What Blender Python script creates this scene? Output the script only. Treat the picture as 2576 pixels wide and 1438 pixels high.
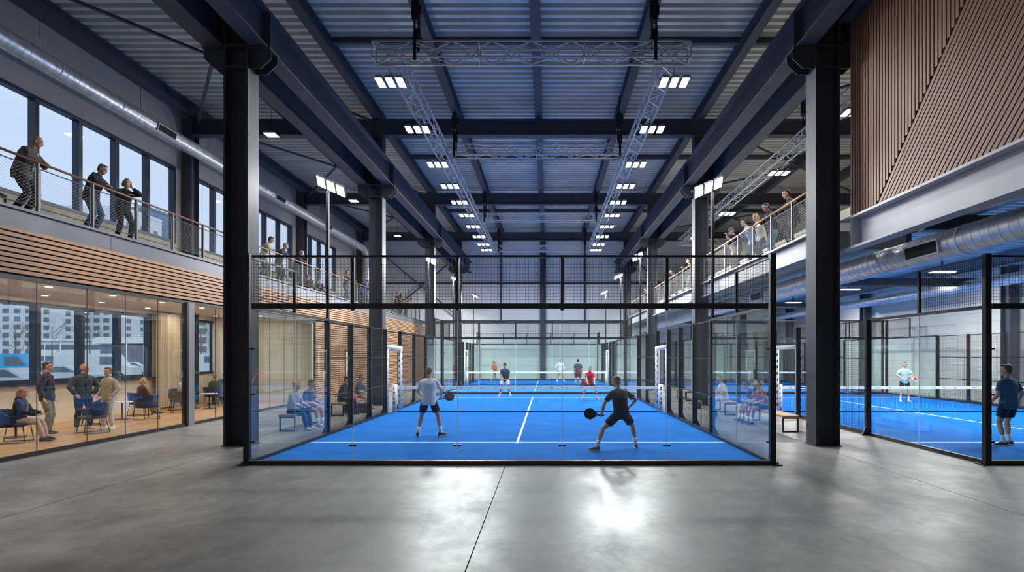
import bpy, math, random
from mathutils import Vector, Matrix, noise
for o in list(bpy.data.objects): bpy.data.objects.remove(o, do_unlink=True)
SC = bpy.context.scene
COL = SC.collection
random.seed(7)
PI = math.pi
# ------------------------------------------------------------------ camera
# one-point view with lens shift: vanishing point at pixel (1376, 894) of 2576 x 1438, focal length 1430 px
W, H, F = 2576.0, 1438.0, 1430.0
CAMZ = 2.084
cam_data = bpy.data.cameras.new('camera')
cam_data.sensor_width = 36.0
cam_data.lens = F / W * 36.0
cam_data.shift_x = (W / 2 - 1376.0) / W
cam_data.shift_y = (894.0 - H / 2) / W
cam_data.clip_start = 0.05
cam_data.clip_end = 900
cam = bpy.data.objects.new('camera', cam_data)
cam.location = (0, 0, CAMZ)
cam.rotation_euler = (PI / 2, 0, 0)
COL.objects.link(cam)
SC.camera = cam
# ------------------------------------------------------------------ view and world
SC.view_settings.view_transform = 'Standard'
SC.view_settings.look = 'None'
SC.view_settings.exposure = 0.0
SC.view_settings.gamma = 1.0
SC.view_settings.use_curve_mapping = False
try:
    SC.cycles.transparent_max_bounces = 48
    SC.cycles.max_bounces = 9
    SC.cycles.diffuse_bounces = 4
    SC.cycles.glossy_bounces = 4
    SC.cycles.sample_clamp_indirect = 6
    SC.cycles.use_denoising = True
except Exception: pass
world = bpy.data.worlds.new('overcast_sky'); SC.world = world
world.use_nodes = True
nt = world.node_tree; nt.nodes.clear()
wo = nt.nodes.new('ShaderNodeOutputWorld'); bg = nt.nodes.new('ShaderNodeBackground')
tc = nt.nodes.new('ShaderNodeTexCoord'); sep = nt.nodes.new('ShaderNodeSeparateXYZ')
ramp = nt.nodes.new('ShaderNodeValToRGB')
ns = nt.nodes.new('ShaderNodeTexNoise'); ns.inputs['Scale'].default_value = 3.0; ns.inputs['Detail'].default_value = 5
mixw = nt.nodes.new('ShaderNodeMix'); mixw.data_type = 'RGBA'
nt.links.new(tc.outputs['Generated'], sep.inputs[0]); nt.links.new(sep.outputs['Z'], ramp.inputs[0])
ramp.color_ramp.elements[0].position = 0.0; ramp.color_ramp.elements[0].color = (0.47, 0.56, 0.72, 1)
ramp.color_ramp.elements[1].position = 0.6; ramp.color_ramp.elements[1].color = (0.36, 0.46, 0.68, 1)
nt.links.new(tc.outputs['Generated'], ns.inputs['Vector'])
nt.links.new(ns.outputs['Fac'], mixw.inputs['Factor'])
nt.links.new(ramp.outputs[0], mixw.inputs[6]); mixw.inputs[7].default_value = (0.52, 0.59, 0.71, 1)
nt.links.new(mixw.outputs[2], bg.inputs['Color'])
bg.inputs['Strength'].default_value = 1.55
nt.links.new(bg.outputs[0], wo.inputs[0])
sun_d = bpy.data.lights.new('hazy_sun', 'SUN'); sun_d.energy = 2.3; sun_d.angle = 0.9; sun_d.color = (0.96, 0.98, 1.0)
sun = bpy.data.objects.new('hazy_sun', sun_d); COL.objects.link(sun); sun.location = (30, -30, 60)
sun.rotation_mode = 'QUATERNION'; sun.rotation_quaternion = Vector((-0.62, 0.6, -0.5)).to_track_quat('-Z', 'Y')
LAMP = 0.74      # overall scale of every fixture's own light

# ------------------------------------------------------------------ materials
def lin(c):
    return tuple(((x / 255.0) / 12.92 if x / 255.0 <= 0.04045 else ((x / 255.0 + 0.055) / 1.055) ** 2.4) for x in c)
def new_mat(name):
    m = bpy.data.materials.new(name); m.use_nodes = True
    return m, m.node_tree, m.node_tree.nodes['Principled BSDF']
def mat(name, rgb, rough=0.5, metal=0.0, var=0.0, scale=4.0, bump=0.0, bscale=60.0, stretch=None, spec=None, var2=None, sheen=0):
    m, t, b = new_mat(name)
    c = lin(rgb)
    b.inputs['Base Color'].default_value = (*c, 1); b.inputs['Roughness'].default_value = rough
    b.inputs['Metallic'].default_value = metal
    if spec is not None: b.inputs['Specular IOR Level'].default_value = spec
    if sheen: b.inputs['Sheen Weight'].default_value = sheen
    if var or bump:
        tcn = t.nodes.new('ShaderNodeTexCoord'); mp = t.nodes.new('ShaderNodeMapping')
        t.links.new(tcn.outputs['Object'], mp.inputs[0])
        if stretch: mp.inputs['Scale'].default_value = stretch
    if var:
        n = t.nodes.new('ShaderNodeTexNoise'); n.inputs['Scale'].default_value = scale; n.inputs['Detail'].default_value = 6
        t.links.new(mp.outputs[0], n.inputs['Vector'])
        r = t.nodes.new('ShaderNodeValToRGB'); t.links.new(n.outputs['Fac'], r.inputs[0])
        r.color_ramp.elements[0].position = 0.3; r.color_ramp.elements[1].position = 0.7
        d = tuple(max(0, x * (1 - var)) for x in c); u = tuple(min(1, x * (1 + var)) for x in c)
        if var2: u = lin(var2)
        r.color_ramp.elements[0].color = (*d, 1); r.color_ramp.elements[1].color = (*u, 1)
        t.links.new(r.outputs[0], b.inputs['Base Color'])
    if bump:
        n2 = t.nodes.new('ShaderNodeTexNoise'); n2.inputs['Scale'].default_value = bscale; n2.inputs['Detail'].default_value = 3
        t.links.new(mp.outputs[0], n2.inputs['Vector'])
        bp = t.nodes.new('ShaderNodeBump'); bp.inputs['Strength'].default_value = bump; bp.inputs['Distance'].default_value = 0.02
        t.links.new(n2.outputs['Fac'], bp.inputs['Height']); t.links.new(bp.outputs[0], b.inputs['Normal'])
    return m
def emit(name, rgb, s):
    m, t, b = new_mat(name)
    b.inputs['Base Color'].default_value = (0.8, 0.8, 0.8, 1)
    b.inputs['Emission Color'].default_value = (*lin(rgb), 1); b.inputs['Emission Strength'].default_value = s
    return m
def glass(name, tint, gloss=0.9, ior=1.5):
    m = bpy.data.materials.new(name); m.use_nodes = True; t = m.node_tree; t.nodes.clear()
    o = t.nodes.new('ShaderNodeOutputMaterial'); mx = t.nodes.new('ShaderNodeMixShader')
    tr = t.nodes.new('ShaderNodeBsdfTransparent'); gl = t.nodes.new('ShaderNodeBsdfGlossy')
    tr.inputs[0].default_value = (*tint, 1); gl.inputs['Roughness'].default_value = 0.0
    gl.inputs[0].default_value = (gloss, gloss, gloss, 1)
    ge = t.nodes.new('ShaderNodeNewGeometry'); dp = t.nodes.new('ShaderNodeVectorMath'); dp.operation = 'DOT_PRODUCT'
    t.links.new(ge.outputs['Incoming'], dp.inputs[0]); t.links.new(ge.outputs['Normal'], dp.inputs[1])
    def mth(op, x, y=None):
        n = t.nodes.new('ShaderNodeMath'); n.operation = op
        for i, q in enumerate((x, y)):
            if q is None: continue
            if isinstance(q, (int, float)): n.inputs[i].default_value = q
            else: t.links.new(q, n.inputs[i])
        return n.outputs[0]
    c = mth('ABSOLUTE', dp.outputs['Value']); om = mth('SUBTRACT', 1.0, c); p5 = mth('POWER', om, 5.0)
    r0 = ((ior - 1) / (ior + 1)) ** 2
    fr = mth('MULTIPLY_ADD', p5, 1 - r0); fr.node.inputs[2].default_value = r0
    t.links.new(fr, mx.inputs[0]); t.links.new(tr.outputs[0], mx.inputs[1]); t.links.new(gl.outputs[0], mx.inputs[2])
    t.links.new(mx.outputs[0], o.inputs[0])
    return m
M = {}
M['steel'] = mat('painted dark steel', (78, 79, 88), 0.6, 0.0, 0.12, 1.5, 0.05, 30, spec=0.3)
M['steel_col'] = mat('painted column steel', (70, 71, 78), 0.62, 0.0, 0.12, 1.5, 0.05, 30, spec=0.25)
M['joint'] = mat('dark floor joint', (52, 50, 48), 0.9, spec=0.0)
M['steel_light'] = mat('raw grey steel', (128, 130, 138), 0.42, 0.25, 0.14, 1.2, 0.05, 20)
M['fascia'] = mat('grey painted steel channel', (126, 127, 132), 0.45, 0.1, 0.10, 1.4, 0.04, 20)
M['fascia_box'] = mat('mill grey steel beam', (186, 186, 192), 0.5, 0.1, 0.08, 1.4, 0.04, 20)
M['fascia_dark'] = mat('slate painted steel channel', (96, 98, 108), 0.45, 0.1, 0.12, 1.4, 0.04, 20)
M['black'] = mat('black powder coat', (20, 20, 24), 0.38)
M['navy_black'] = mat('black steel wire', (16, 17, 22), 0.5)
M['deck'] = mat('corrugated steel deck', (206, 204, 200), 0.42, 0.1, 0.12, 0.8)
M['galv'] = mat('galvanised duct steel', (214, 216, 222), 0.4, 0.75, 0.22, 5.0, 0.05, 9)
M['alu'] = mat('aluminium truss tube', (206, 208, 212), 0.35, 0.3)
M['rail_steel'] = mat('brushed railing steel', (112, 110, 108), 0.45, 0.3)
M['wire'] = mat('stainless wire', (128, 128, 126), 0.4, 0.3)
M['white'] = mat('white paint', (226, 228, 230), 0.6, 0, 0.03, 2)
M['ceiling_white'] = mat('white ceiling paint', (232, 222, 210), 0.5)
M['warm_wall'] = mat('cream plaster', (226, 214, 194), 0.7, 0, 0.05, 2)
M['curtain'] = mat('cream curtain cloth', (214, 200, 176), 0.9)
M['concrete_light'] = mat('sill concrete', (176, 172, 156), 0.8, 0, 0.12, 3, 0.2, 30)
M['turf'] = mat('blue court turf', (16, 104, 188), 0.95, 0, 0.13, 1.3, 0.35, 320, spec=0.08)
M['line'] = mat('white court line', (248, 250, 253), 0.8)
M['pad'] = mat('white padding vinyl', (232, 232, 234), 0.5, 0, 0.04, 8)
M['ink'] = mat('dark printing ink', (34, 36, 52), 0.6)
M['rubber'] = mat('black rubber', (18, 18, 20), 0.8)
M['chain'] = mat('black hoist casing', (22, 22, 24), 0.45)
M['window_frame'] = mat('dark blue grey aluminium', (44, 56, 76), 0.4, 0.2)
M['glass'] = glass('clear glazing', (0.94, 0.965, 0.955))
M['court_glass'] = glass('court safety glass', (0.955, 0.985, 0.975), 0.85, 1.45)
M['window_glass'] = glass('window glass', (0.93, 0.96, 0.98))
M['lamp_face'] = emit('lit floodlight face', (255, 252, 244), 22)
M['down_face'] = emit('lit downlight', (255, 240, 214), 12)
M['tube_face'] = emit('lit linear lamp', (248, 250, 255), 9)
M['oak_bench'] = mat('oak bench slab', (196, 150, 96), 0.45, 0, 0.14, 6, 0.1, 40, (1, 8, 1))
M['handrail'] = mat('oak handrail', (176, 132, 98), 0.4, 0, 0.1, 6)
M['chair_blue'] = mat('navy chair upholstery', (34, 46, 86), 0.85, sheen=0.3)
M['chair_grey'] = mat('grey green chair upholstery', (84, 88, 80), 0.85)
M['chair_brown'] = mat('brown chair upholstery', (74, 58, 50), 0.85)
M['table_top'] = mat('pale laminate', (220, 216, 208), 0.35)

def wood_mat(name, base, dark, sc=(1, 1, 1), rough=0.5):
    m, t, b = new_mat(name)
    tcn = t.nodes.new('ShaderNodeTexCoord'); mp = t.nodes.new('ShaderNodeMapping'); mp.inputs['Scale'].default_value = sc
    t.links.new(tcn.outputs['Object'], mp.inputs[0])
    n = t.nodes.new('ShaderNodeTexNoise'); n.inputs['Scale'].default_value = 1.0; n.inputs['Detail'].default_value = 7; n.inputs['Roughness'].default_value = 0.65
    t.links.new(mp.outputs[0], n.inputs['Vector'])
    r = t.nodes.new('ShaderNodeValToRGB'); t.links.new(n.outputs['Fac'], r.inputs[0])
    r.color_ramp.elements[0].position = 0.32; r.color_ramp.elements[1].position = 0.66
    r.color_ramp.elements[0].color = (*lin(dark), 1); r.color_ramp.elements[1].color = (*lin(base), 1)
    t.links.new(r.outputs[0], b.inputs['Base Color']); b.inputs['Roughness'].default_value = rough
    return m
# boards differ from one another: stretched noise changes quickly across the slats and slowly along them
M['slat_h'] = wood_mat('larch battens laid level', (198, 150, 110), (160, 114, 80), (2, 0.5, 22))
M['slat_v'] = wood_mat('larch battens standing', (176, 130, 102), (116, 82, 62), (2, 22, 0.5))
M['backing'] = mat('black backing felt', (24, 20, 20), 0.9)

def diag_wood():
    m = wood_mat('larch battens laid on the slant', (176, 130, 102), (112, 78, 60), (2, 22, 0.5))
    t = m.node_tree
    mp = [n for n in t.nodes if n.type == 'MAPPING'][0]
    vr = t.nodes.new('ShaderNodeVectorRotate'); vr.rotation_type = 'X_AXIS'; vr.inputs['Angle'].default_value = -0.755
    l = mp.inputs[0].links[0]; src = l.from_socket; t.links.remove(l)
    t.links.new(src, vr.inputs['Vector']); t.links.new(vr.outputs[0], mp.inputs[0])
    return m
M['slat_d'] = diag_wood()

def floor_mat():
    m, t, b = new_mat('polished concrete')
    N = t.nodes.new; L = t.links.new
    tcn = N('ShaderNodeTexCoord')
    n1 = N('ShaderNodeTexNoise'); n1.inputs['Scale'].default_value = 0.45; n1.inputs['Detail'].default_value = 9; n1.inputs['Roughness'].default_value = 0.62; n1.inputs['Distortion'].default_value = 0.15
    n2 = N('ShaderNodeTexNoise'); n2.inputs['Scale'].default_value = 2.6; n2.inputs['Detail'].default_value = 9; n2.inputs['Roughness'].default_value = 0.7
    L(tcn.outputs['Object'], n1.inputs['Vector']); L(tcn.outputs['Object'], n2.inputs['Vector'])
    r1 = N('ShaderNodeValToRGB'); L(n1.outputs['Fac'], r1.inputs[0])
    r1.color_ramp.elements[0].position = 0.28; r1.color_ramp.elements[0].color = (*lin((122, 121, 120)), 1)
    r1.color_ramp.elements[1].position = 0.74; r1.color_ramp.elements[1].color = (*lin((160, 158, 154)), 1)
    r2 = N('ShaderNodeValToRGB'); L(n2.outputs['Fac'], r2.inputs[0])
    r2.color_ramp.elements[0].position = 0.28; r2.color_ramp.elements[0].color = (0.74, 0.74, 0.76, 1)
    r2.color_ramp.elements[1].position = 0.72; r2.color_ramp.elements[1].color = (1, 1, 1, 1)
    mx = N('ShaderNodeMix'); mx.data_type = 'RGBA'; mx.blend_type = 'MULTIPLY'; mx.inputs['Factor'].default_value = 0.8
    L(r1.outputs[0], mx.inputs[6]); L(r2.outputs[0], mx.inputs[7])
    n4 = N('ShaderNodeTexNoise'); n4.inputs['Scale'].default_value = 0.9; n4.inputs['Detail'].default_value = 12; n4.inputs['Roughness'].default_value = 0.75; n4.inputs['Distortion'].default_value = 0.3
    mp4 = N('ShaderNodeMapping'); mp4.inputs['Location'].default_value = (7, 3, 0); mp4.inputs['Scale'].default_value = (1, 0.7, 1); L(tcn.outputs['Object'], mp4.inputs[0]); L(mp4.outputs[0], n4.inputs['Vector'])
    r4 = N('ShaderNodeValToRGB'); L(n4.outputs['Fac'], r4.inputs[0])
    r4.color_ramp.elements[0].position = 0.36; r4.color_ramp.elements[0].color = (0.54, 0.54, 0.55, 1)
    r4.color_ramp.elements[1].position = 0.62; r4.color_ramp.elements[1].color = (1.08, 1.07, 1.05, 1)
    mx4 = N('ShaderNodeMix'); mx4.data_type = 'RGBA'; mx4.blend_type = 'MULTIPLY'; mx4.inputs['Factor'].default_value = 1.0
    L(mx.outputs[2], mx4.inputs[6]); L(r4.outputs[0], mx4.inputs[7]); L(mx4.outputs[2], b.inputs['Base Color'])
    rr = N('ShaderNodeMapRange'); L(n4.outputs['Fac'], rr.inputs['Value'])
    rr.inputs['From Min'].default_value = 0.3; rr.inputs['From Max'].default_value = 0.7
    rr.inputs['To Min'].default_value = 0.50; rr.inputs['To Max'].default_value = 0.31
    L(rr.outputs[0], b.inputs['Roughness'])
    b.inputs['Specular IOR Level'].default_value = 0.40
    n3 = N('ShaderNodeTexNoise'); n3.inputs['Scale'].default_value = 1.7; n3.inputs['Detail'].default_value = 3; L(tcn.outputs['Object'], n3.inputs['Vector'])
    bp = N('ShaderNodeBump'); bp.inputs['Strength'].default_value = 0.12; bp.inputs['Distance'].default_value = 0.03
    L(n3.outputs['Fac'], bp.inputs['Height']); L(bp.outputs[0], b.inputs['Normal'])
    return m
M['floor'] = floor_mat()

def plank_mat():
    m, t, b = new_mat('oak plank flooring')
    N = t.nodes.new; L = t.links.new
    tcn = N('ShaderNodeTexCoord'); mp = N('ShaderNodeMapping'); mp.inputs['Rotation'].default_value = (0, 0, PI / 2)
    L(tcn.outputs['Object'], mp.inputs[0])
    br = N('ShaderNodeTexBrick'); L(mp.outputs[0], br.inputs['Vector'])
    br.inputs['Scale'].default_value = 1.0; br.inputs['Brick Width'].default_value = 1.8; br.inputs['Row Height'].default_value = 0.16
    br.inputs['Mortar Size'].default_value = 0.003
    br.inputs['Color1'].default_value = (*lin((206, 158, 110)), 1); br.inputs['Color2'].default_value = (*lin((182, 132, 86)), 1); br.inputs['Mortar'].default_value = (*lin((120, 84, 56)), 1)
    L(br.outputs['Color'], b.inputs['Base Color']); b.inputs['Roughness'].default_value = 0.35
    return m
M['plank'] = plank_mat()

def panel_wall_mat(name, rgb, step_z=1.0, step_h=0, axis='Y'):
    """sandwich-panel wall: fine level joints and faint ribs"""
    m, t, b = new_mat(name)
    N = t.nodes.new; L = t.links.new
    tcn = N('ShaderNodeTexCoord'); sp = N('ShaderNodeSeparateXYZ'); L(tcn.outputs['Object'], sp.inputs[0])
    def groove(sock, step, w):
        a = N('ShaderNodeMath'); a.operation = 'DIVIDE'; L(sock, a.inputs[0]); a.inputs[1].default_value = step
        f = N('ShaderNodeMath'); f.operation = 'FRACT'; L(a.outputs[0], f.inputs[0])
        g = N('ShaderNodeMath'); g.operation = 'GREATER_THAN'; L(f.outputs[0], g.inputs[0]); g.inputs[1].default_value = w / step
        return g.outputs[0]
    g1 = groove(sp.outputs['Z'], step_z, 0.012)
    n = N('ShaderNodeTexNoise'); n.inputs['Scale'].default_value = 0.7; n.inputs['Detail'].default_value = 4; L(tcn.outputs['Object'], n.inputs['Vector'])
    mr = N('ShaderNodeMapRange'); L(n.outputs['Fac'], mr.inputs['Value']); mr.inputs['To Min'].default_value = 0.9; mr.inputs['To Max'].default_value = 1.08
    mul = N('ShaderNodeMath'); mul.operation = 'MULTIPLY'; L(mr.outputs[0], mul.inputs[0])
    mr2 = N('ShaderNodeMapRange'); L(g1, mr2.inputs['Value']); mr2.inputs['To Min'].default_value = 0.55; L(mr2.outputs[0], mul.inputs[1])
    last = mul
    if step_h:
        g2 = groove(sp.outputs[axis], step_h, 0.015)
        mr3 = N('ShaderNodeMapRange'); L(g2, mr3.inputs['Value']); mr3.inputs['To Min'].default_value = 0.5
        m2 = N('ShaderNodeMath'); m2.operation = 'MULTIPLY'; L(last.outputs[0], m2.inputs[0]); L(mr3.outputs[0], m2.inputs[1]); last = m2
    vm = N('ShaderNodeVectorMath'); vm.operation = 'SCALE'; vm.inputs[0].default_value = lin(rgb); L(last.outputs[0], vm.inputs['Scale'])
    L(vm.outputs[0], b.inputs['Base Color']); b.inputs['Roughness'].default_value = 0.55
    return m
M['wall_panel'] = panel_wall_mat('light grey wall panel', (184, 178, 172), 1.0, 3.1, 'Y')
M['end_panel'] = panel_wall_mat('pale grey end wall panel', (244, 244, 244), 1.0, 0)
M['hall_panel'] = panel_wall_mat('off white hall wall panel', (222, 220, 212), 0.45, 0)

# ------------------------------------------------------------------ mesh helpers
class MB:
    def __init__(s): s.v = []; s.f = []
    def add(s, vs, fs):
        n = len(s.v); s.v += [tuple(p) for p in vs]; s.f += [tuple(i + n for i in q) for q in fs]; return s
    def box(s, x0, x1, y0, y1, z0, z1):
        return s.add([(x0,y0,z0),(x1,y0,z0),(x1,y1,z0),(x0,y1,z0),(x0,y0,z1),(x1,y0,z1),(x1,y1,z1),(x0,y1,z1)],
                     [(0,3,2,1),(4,5,6,7),(0,1,5,4),(1,2,6,5),(2,3,7,6),(3,0,4,7)])
    def bar(s, p, q, w, h=None, up=(0, 0, 1)):
        """rectangular bar from p to q"""
        h = h or w; p = Vector(p); q = Vector(q); d = (q - p).normalized(); u = Vector(up)
        if abs(d.dot(u)) > 0.99: u = Vector((0, 1, 0))
        a = d.cross(u).normalized() * w / 2; b_ = a.cross(d).normalized() * h / 2
        vs = [c + i * a + j * b_ for c in (p, q) for i, j in ((-1,-1),(1,-1),(1,1),(-1,1))]
        return s.add(vs, [(0,1,2,3),(7,6,5,4),(0,4,5,1),(1,5,6,2),(2,6,7,3),(3,7,4,0)])
    def tube(s, pts, r, n=8, caps=True):
        pts = [Vector(p) for p in pts]; rs = r if isinstance(r, (list, tuple)) else [r] * len(pts)
        base = len(s.v); ref = None
        for i, p in enumerate(pts):
            d = (pts[min(i + 1, len(pts) - 1)] - pts[max(i - 1, 0)]).normalized()
            if ref is None:
                ref = Vector((0, 0, 1)) if abs(d.z) < 0.9 else Vector((1, 0, 0))
            a = d.cross(ref).normalized(); b_ = a.cross(d).normalized(); ref = b_
            for k in range(n):
                t = 2 * PI * k / n; s.v.append(tuple(p + (a * math.cos(t) + b_ * math.sin(t)) * rs[i]))
        for i in range(len(pts) - 1):
            for k in range(n):
                a0 = base + i * n + k; a1 = base + i * n + (k + 1) % n
                s.f.append((a0, a1, a1 + n, a0 + n))
        if caps:
            s.f.append(tuple(base + k for k in range(n - 1, -1, -1))); e = base + (len(pts) - 1) * n
            s.f.append(tuple(e + k for k in range(n)))
        return s
    def rings(s, rings, caps=True):
        """loft through lists of points of one length"""
        base = len(s.v); n = len(rings[0])
        for r in rings: s.v += [tuple(p) for p in r]
        for i in range(len(rings) - 1):
            for k in range(n):
                a0 = base + i * n + k; a1 = base + i * n + (k + 1) % n
                s.f.append((a0, a1, a1 + n, a0 + n))
        if caps:
            s.f.append(tuple(base + k for k in range(n - 1, -1, -1))); e = base + (len(rings) - 1) * n
            s.f.append(tuple(e + k for k in range(n)))
        return s
    def ell(s, c, rx, ry, rz, rot=None, nu=16, nv=10):
        c = Vector(c); rg = []
        for i in range(nv + 1):
            t = -PI / 2 + PI * i / nv; ct = max(math.cos(t), 0.03); ring = []
            for k in range(nu):
                u = 2 * PI * k / nu; p = Vector((rx * ct * math.cos(u), ry * ct * math.sin(u), rz * math.sin(t)))
                if rot is not None: p = rot @ p
                ring.append(c + p)
            rg.append(ring)
        return s.rings(rg)
    def prism(s, pts, d):
        """flat polygon pts pushed along vector d"""
        n = len(pts); d = Vector(d); base = len(s.v)
        s.v += [tuple(p) for p in pts] + [tuple(Vector(p) + d) for p in pts]
        s.f.append(tuple(base + k for k in range(n - 1, -1, -1))); s.f.append(tuple(base + n + k for k in range(n)))
        for k in range(n): s.f.append((base + k, base + (k + 1) % n, base + n + (k + 1) % n, base + n + k))
        return s
    def hsec(s, cx, cy, z0, z1, w, d, tf=0.03, tw=0.02, along='x'):
        """standing H section: flanges in the YZ plane at x = cx +- w/2, web between"""
        if along == 'x':
            s.box(cx - w/2, cx - w/2 + tf, cy - d/2, cy + d/2, z0, z1); s.box(cx + w/2 - tf, cx + w/2, cy - d/2, cy + d/2, z0, z1)
            s.box(cx - w/2 + tf, cx + w/2 - tf, cy - tw/2, cy + tw/2, z0, z1)
        else:
            s.box(cx - w/2, cx + w/2, cy - d/2, cy - d/2 + tf, z0, z1); s.box(cx - w/2, cx + w/2, cy + d/2 - tf, cy + d/2, z0, z1)
            s.box(cx - tw/2, cx + tw/2, cy - d/2 + tf, cy + d/2 - tf, z0, z1)
        return s
    def ibeam_y(s, cx, z0, z1, y0, y1, w, tf=0.03, tw=0.02):
        s.box(cx - w/2, cx + w/2, y0, y1, z0, z0 + tf); s.box(cx - w/2, cx + w/2, y0, y1, z1 - tf, z1)
        return s.box(cx - tw/2, cx + tw/2, y0, y1, z0 + tf, z1 - tf)
    def ibeam_x(s, cy, z0, z1, x0, x1, w, tf=0.03, tw=0.02):
        s.box(x0, x1, cy - w/2, cy + w/2, z0, z0 + tf); s.box(x0, x1, cy - w/2, cy + w/2, z1 - tf, z1)
        return s.box(x0, x1, cy - tw/2, cy + tw/2, z0 + tf, z1 - tf)
    def build(s, name, m, parent=None, smooth=False, local=False, origin=None):
        """links everything collected as ONE mesh object; coordinates are world ones unless local"""
        me = bpy.data.meshes.new(name)
        off = Vector((0, 0, 0))
        if parent is not None and not local: off = world_loc(parent)
        if parent is None and not local:
            if origin is not None: off = Vector(origin)
            else:
                xs = [p[0] for p in s.v]; ys = [p[1] for p in s.v]; zs = [p[2] for p in s.v]
                off = Vector(((min(xs) + max(xs)) / 2, (min(ys) + max(ys)) / 2, min(zs)))
        vs = [(p[0] - off.x, p[1] - off.y, p[2] - off.z) for p in s.v]
        me.from_pydata(vs, [], s.f); me.update()
        me.materials.append(M[m] if isinstance(m, str) else m)
        if smooth: me.polygons.foreach_set('use_smooth', [True] * len(me.polygons))
        o = bpy.data.objects.new(name, me); COL.objects.link(o)
        if parent is not None: o.parent = parent
        elif not local: o.location = off
        return o
def world_loc(o):
    v = Vector(o.location)
    while o.parent: o = o.parent; v += Vector(o.location)
    return v
def tag(o, label=None, cat=None, group=None, kind=None):
    if label: o['label'] = label
    if cat: o['category'] = cat
    if group: o['group'] = group
    if kind: o['kind'] = kind
    return o
def thing(name, label, cat, loc=(0, 0, 0), rz=0.0, group=None):
    o = bpy.data.objects.new(name, None); COL.objects.link(o); o.location = loc; o.rotation_euler = (0, 0, rz)
    o.empty_display_size = 0.2
    return tag(o, label, cat, group)
KIDS = {}
def copy_tree(o, parent=None):
    kids = [c for c in bpy.data.objects if c.parent == o] if o.name not in KIDS else KIDS[o.name]
    KIDS[o.name] = kids
    c = o.copy(); COL.objects.link(c); c.parent = parent
    for k in kids: copy_tree(k, c)
    return c
def structure(o, label=None): return tag(o, label, None, None, 'structure')
def area_light(name, loc, size, power, parent, rot=(0, 0, 0), color=(1, 0.98, 0.95), size_y=None, spread=None, disk=False):
    l = bpy.data.lights.new(name, 'AREA'); l.energy = power * LAMP; l.color = color; l.size = size
    if disk: l.shape = 'DISK'
    if size_y: l.shape = 'RECTANGLE'; l.size_y = size_y
    if spread: l.spread = spread
    o = bpy.data.objects.new(name, l); COL.objects.link(o)
    o.location = Vector(loc) - (world_loc(parent) if parent else Vector((0, 0, 0))); o.rotation_euler = rot
    if parent: o.parent = parent
    return o
# ================================================================== SETTING
XG = -10.65          # lounge glazing and balcony edge
XW = -15.3           # outer wall of the lounge side
XR = 19.8            # outer wall of the far hall
YB, YE = -6.0, 49.6  # back and end walls
FR = [2.17, 13.3, 23.97, 34.87, 45.77]   # steel frames
DECK = 12.45
structure(MB().box(XG, XR, YB, YE, -0.3, 0.0).build('floor', 'floor'))
structure(MB().box(XW, XG, YB, YE, -0.3, 0.0).build('floor', 'plank'))
jb = MB()
for x in (-0.79, -7.0, 6.2): jb.box(x - 0.006, x + 0.006, YB, 50, 0.0, 0.0006)
for y in (4.6, ): jb.box(XG + 0.1, XR, y - 0.004, y + 0.004, 0.0, 0.0005)
structure(jb.build('trim_1', 'joint'))
# corrugated roof deck, ribs across the hall
def deck(x0, x1, y0, y1, z, pitch, hgt, name='ceiling', m='deck'):
    rg = []; y = y0
    prof = [(0, 0), (0.42, 0), (0.5, 1), (0.92, 1)]
    ys = []
    while y < y1:
        for a, b in prof: ys.append((y + a * pitch, z + b * hgt))
        y += pitch
    mb = MB(); n = len(ys)
    mb.v = [(x0, a, b) for a, b in ys] + [(x1, a, b) for a, b in ys]
    mb.f = [(i, n + i, n + i + 1, i + 1) for i in range(n - 1)]
    k = 2 * n
    mb.v += [(x0, y0, z + 0.25), (x1, y0, z + 0.25), (x1, y1, z + 0.25), (x0, y1, z + 0.25)]; mb.f.append((k, k + 1, k + 2, k + 3))
    return structure(mb.build(name, m))
deck(XW - 0.3, XR + 0.3, YB, YE + 0.2, DECK, 0.37, 0.11)
# outer wall with two ribbons of windows
def window_wall():
    ranges_u = []; ranges_l = []
    for f in [-8.73] + FR:
        ranges_u.append((f + 0.62, f + 10.2)); ranges_l.append((f + 0.62, f + 8.6))
    ranges_u[-1] = (45.77 + 9, 60); ranges_u[3] = (34.87 + 0.62, 41.6)
    ranges_u[4] = (24.6, 34.1) if False else ranges_u[4]
    return ranges_u, ranges_l
UP, LO = [], []
for i, f in enumerate([-8.73] + FR[:4]):
    if i == 0: UP.append((-5.5, 1.4)); LO.append((-5.5, 0.8)); continue
    if f == FR[1]: UP.append((13.85, 23.4)); LO.append((13.85, 21.95))
    elif f == FR[3]: UP.append((35.4, 41.2)); LO.append((35.4, 42.0))
    else: UP.append((f + 0.6, f + 10.1)); LO.append((f + 0.6, f + 8.6))
w = MB()
def cut_strip(z0, z1, holes):
    y = YB
    for a, b in holes:
        w.box(XW - 0.3, XW, y, a, z0, z1); y = b
    w.box(XW - 0.3, XW, y, YE, z0, z1)
w.box(XW - 0.3, XW, YB, YE, -0.3, 1.27); cut_strip(1.27, 3.66, LO); w.box(XW - 0.3, XW, YB, YE, 3.66, 4.0)
structure(w.build('wall_left', 'warm_wall'))
w = MB(); w.box(XW - 0.3, XW, YB, YE, 4.0, 5.0)
w.box(XW - 0.3, XW, YB, YE, 5.0, 6.7)
structure(w.build('wall_left', 'concrete_light'))
w = MB(); cut_strip(6.7, 9.85, UP); w.box(XW - 0.3, XW, YB, YE, 9.85, 12.7)
structure(w.build('wall_left', 'wall_panel'))
wn = 0
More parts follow.
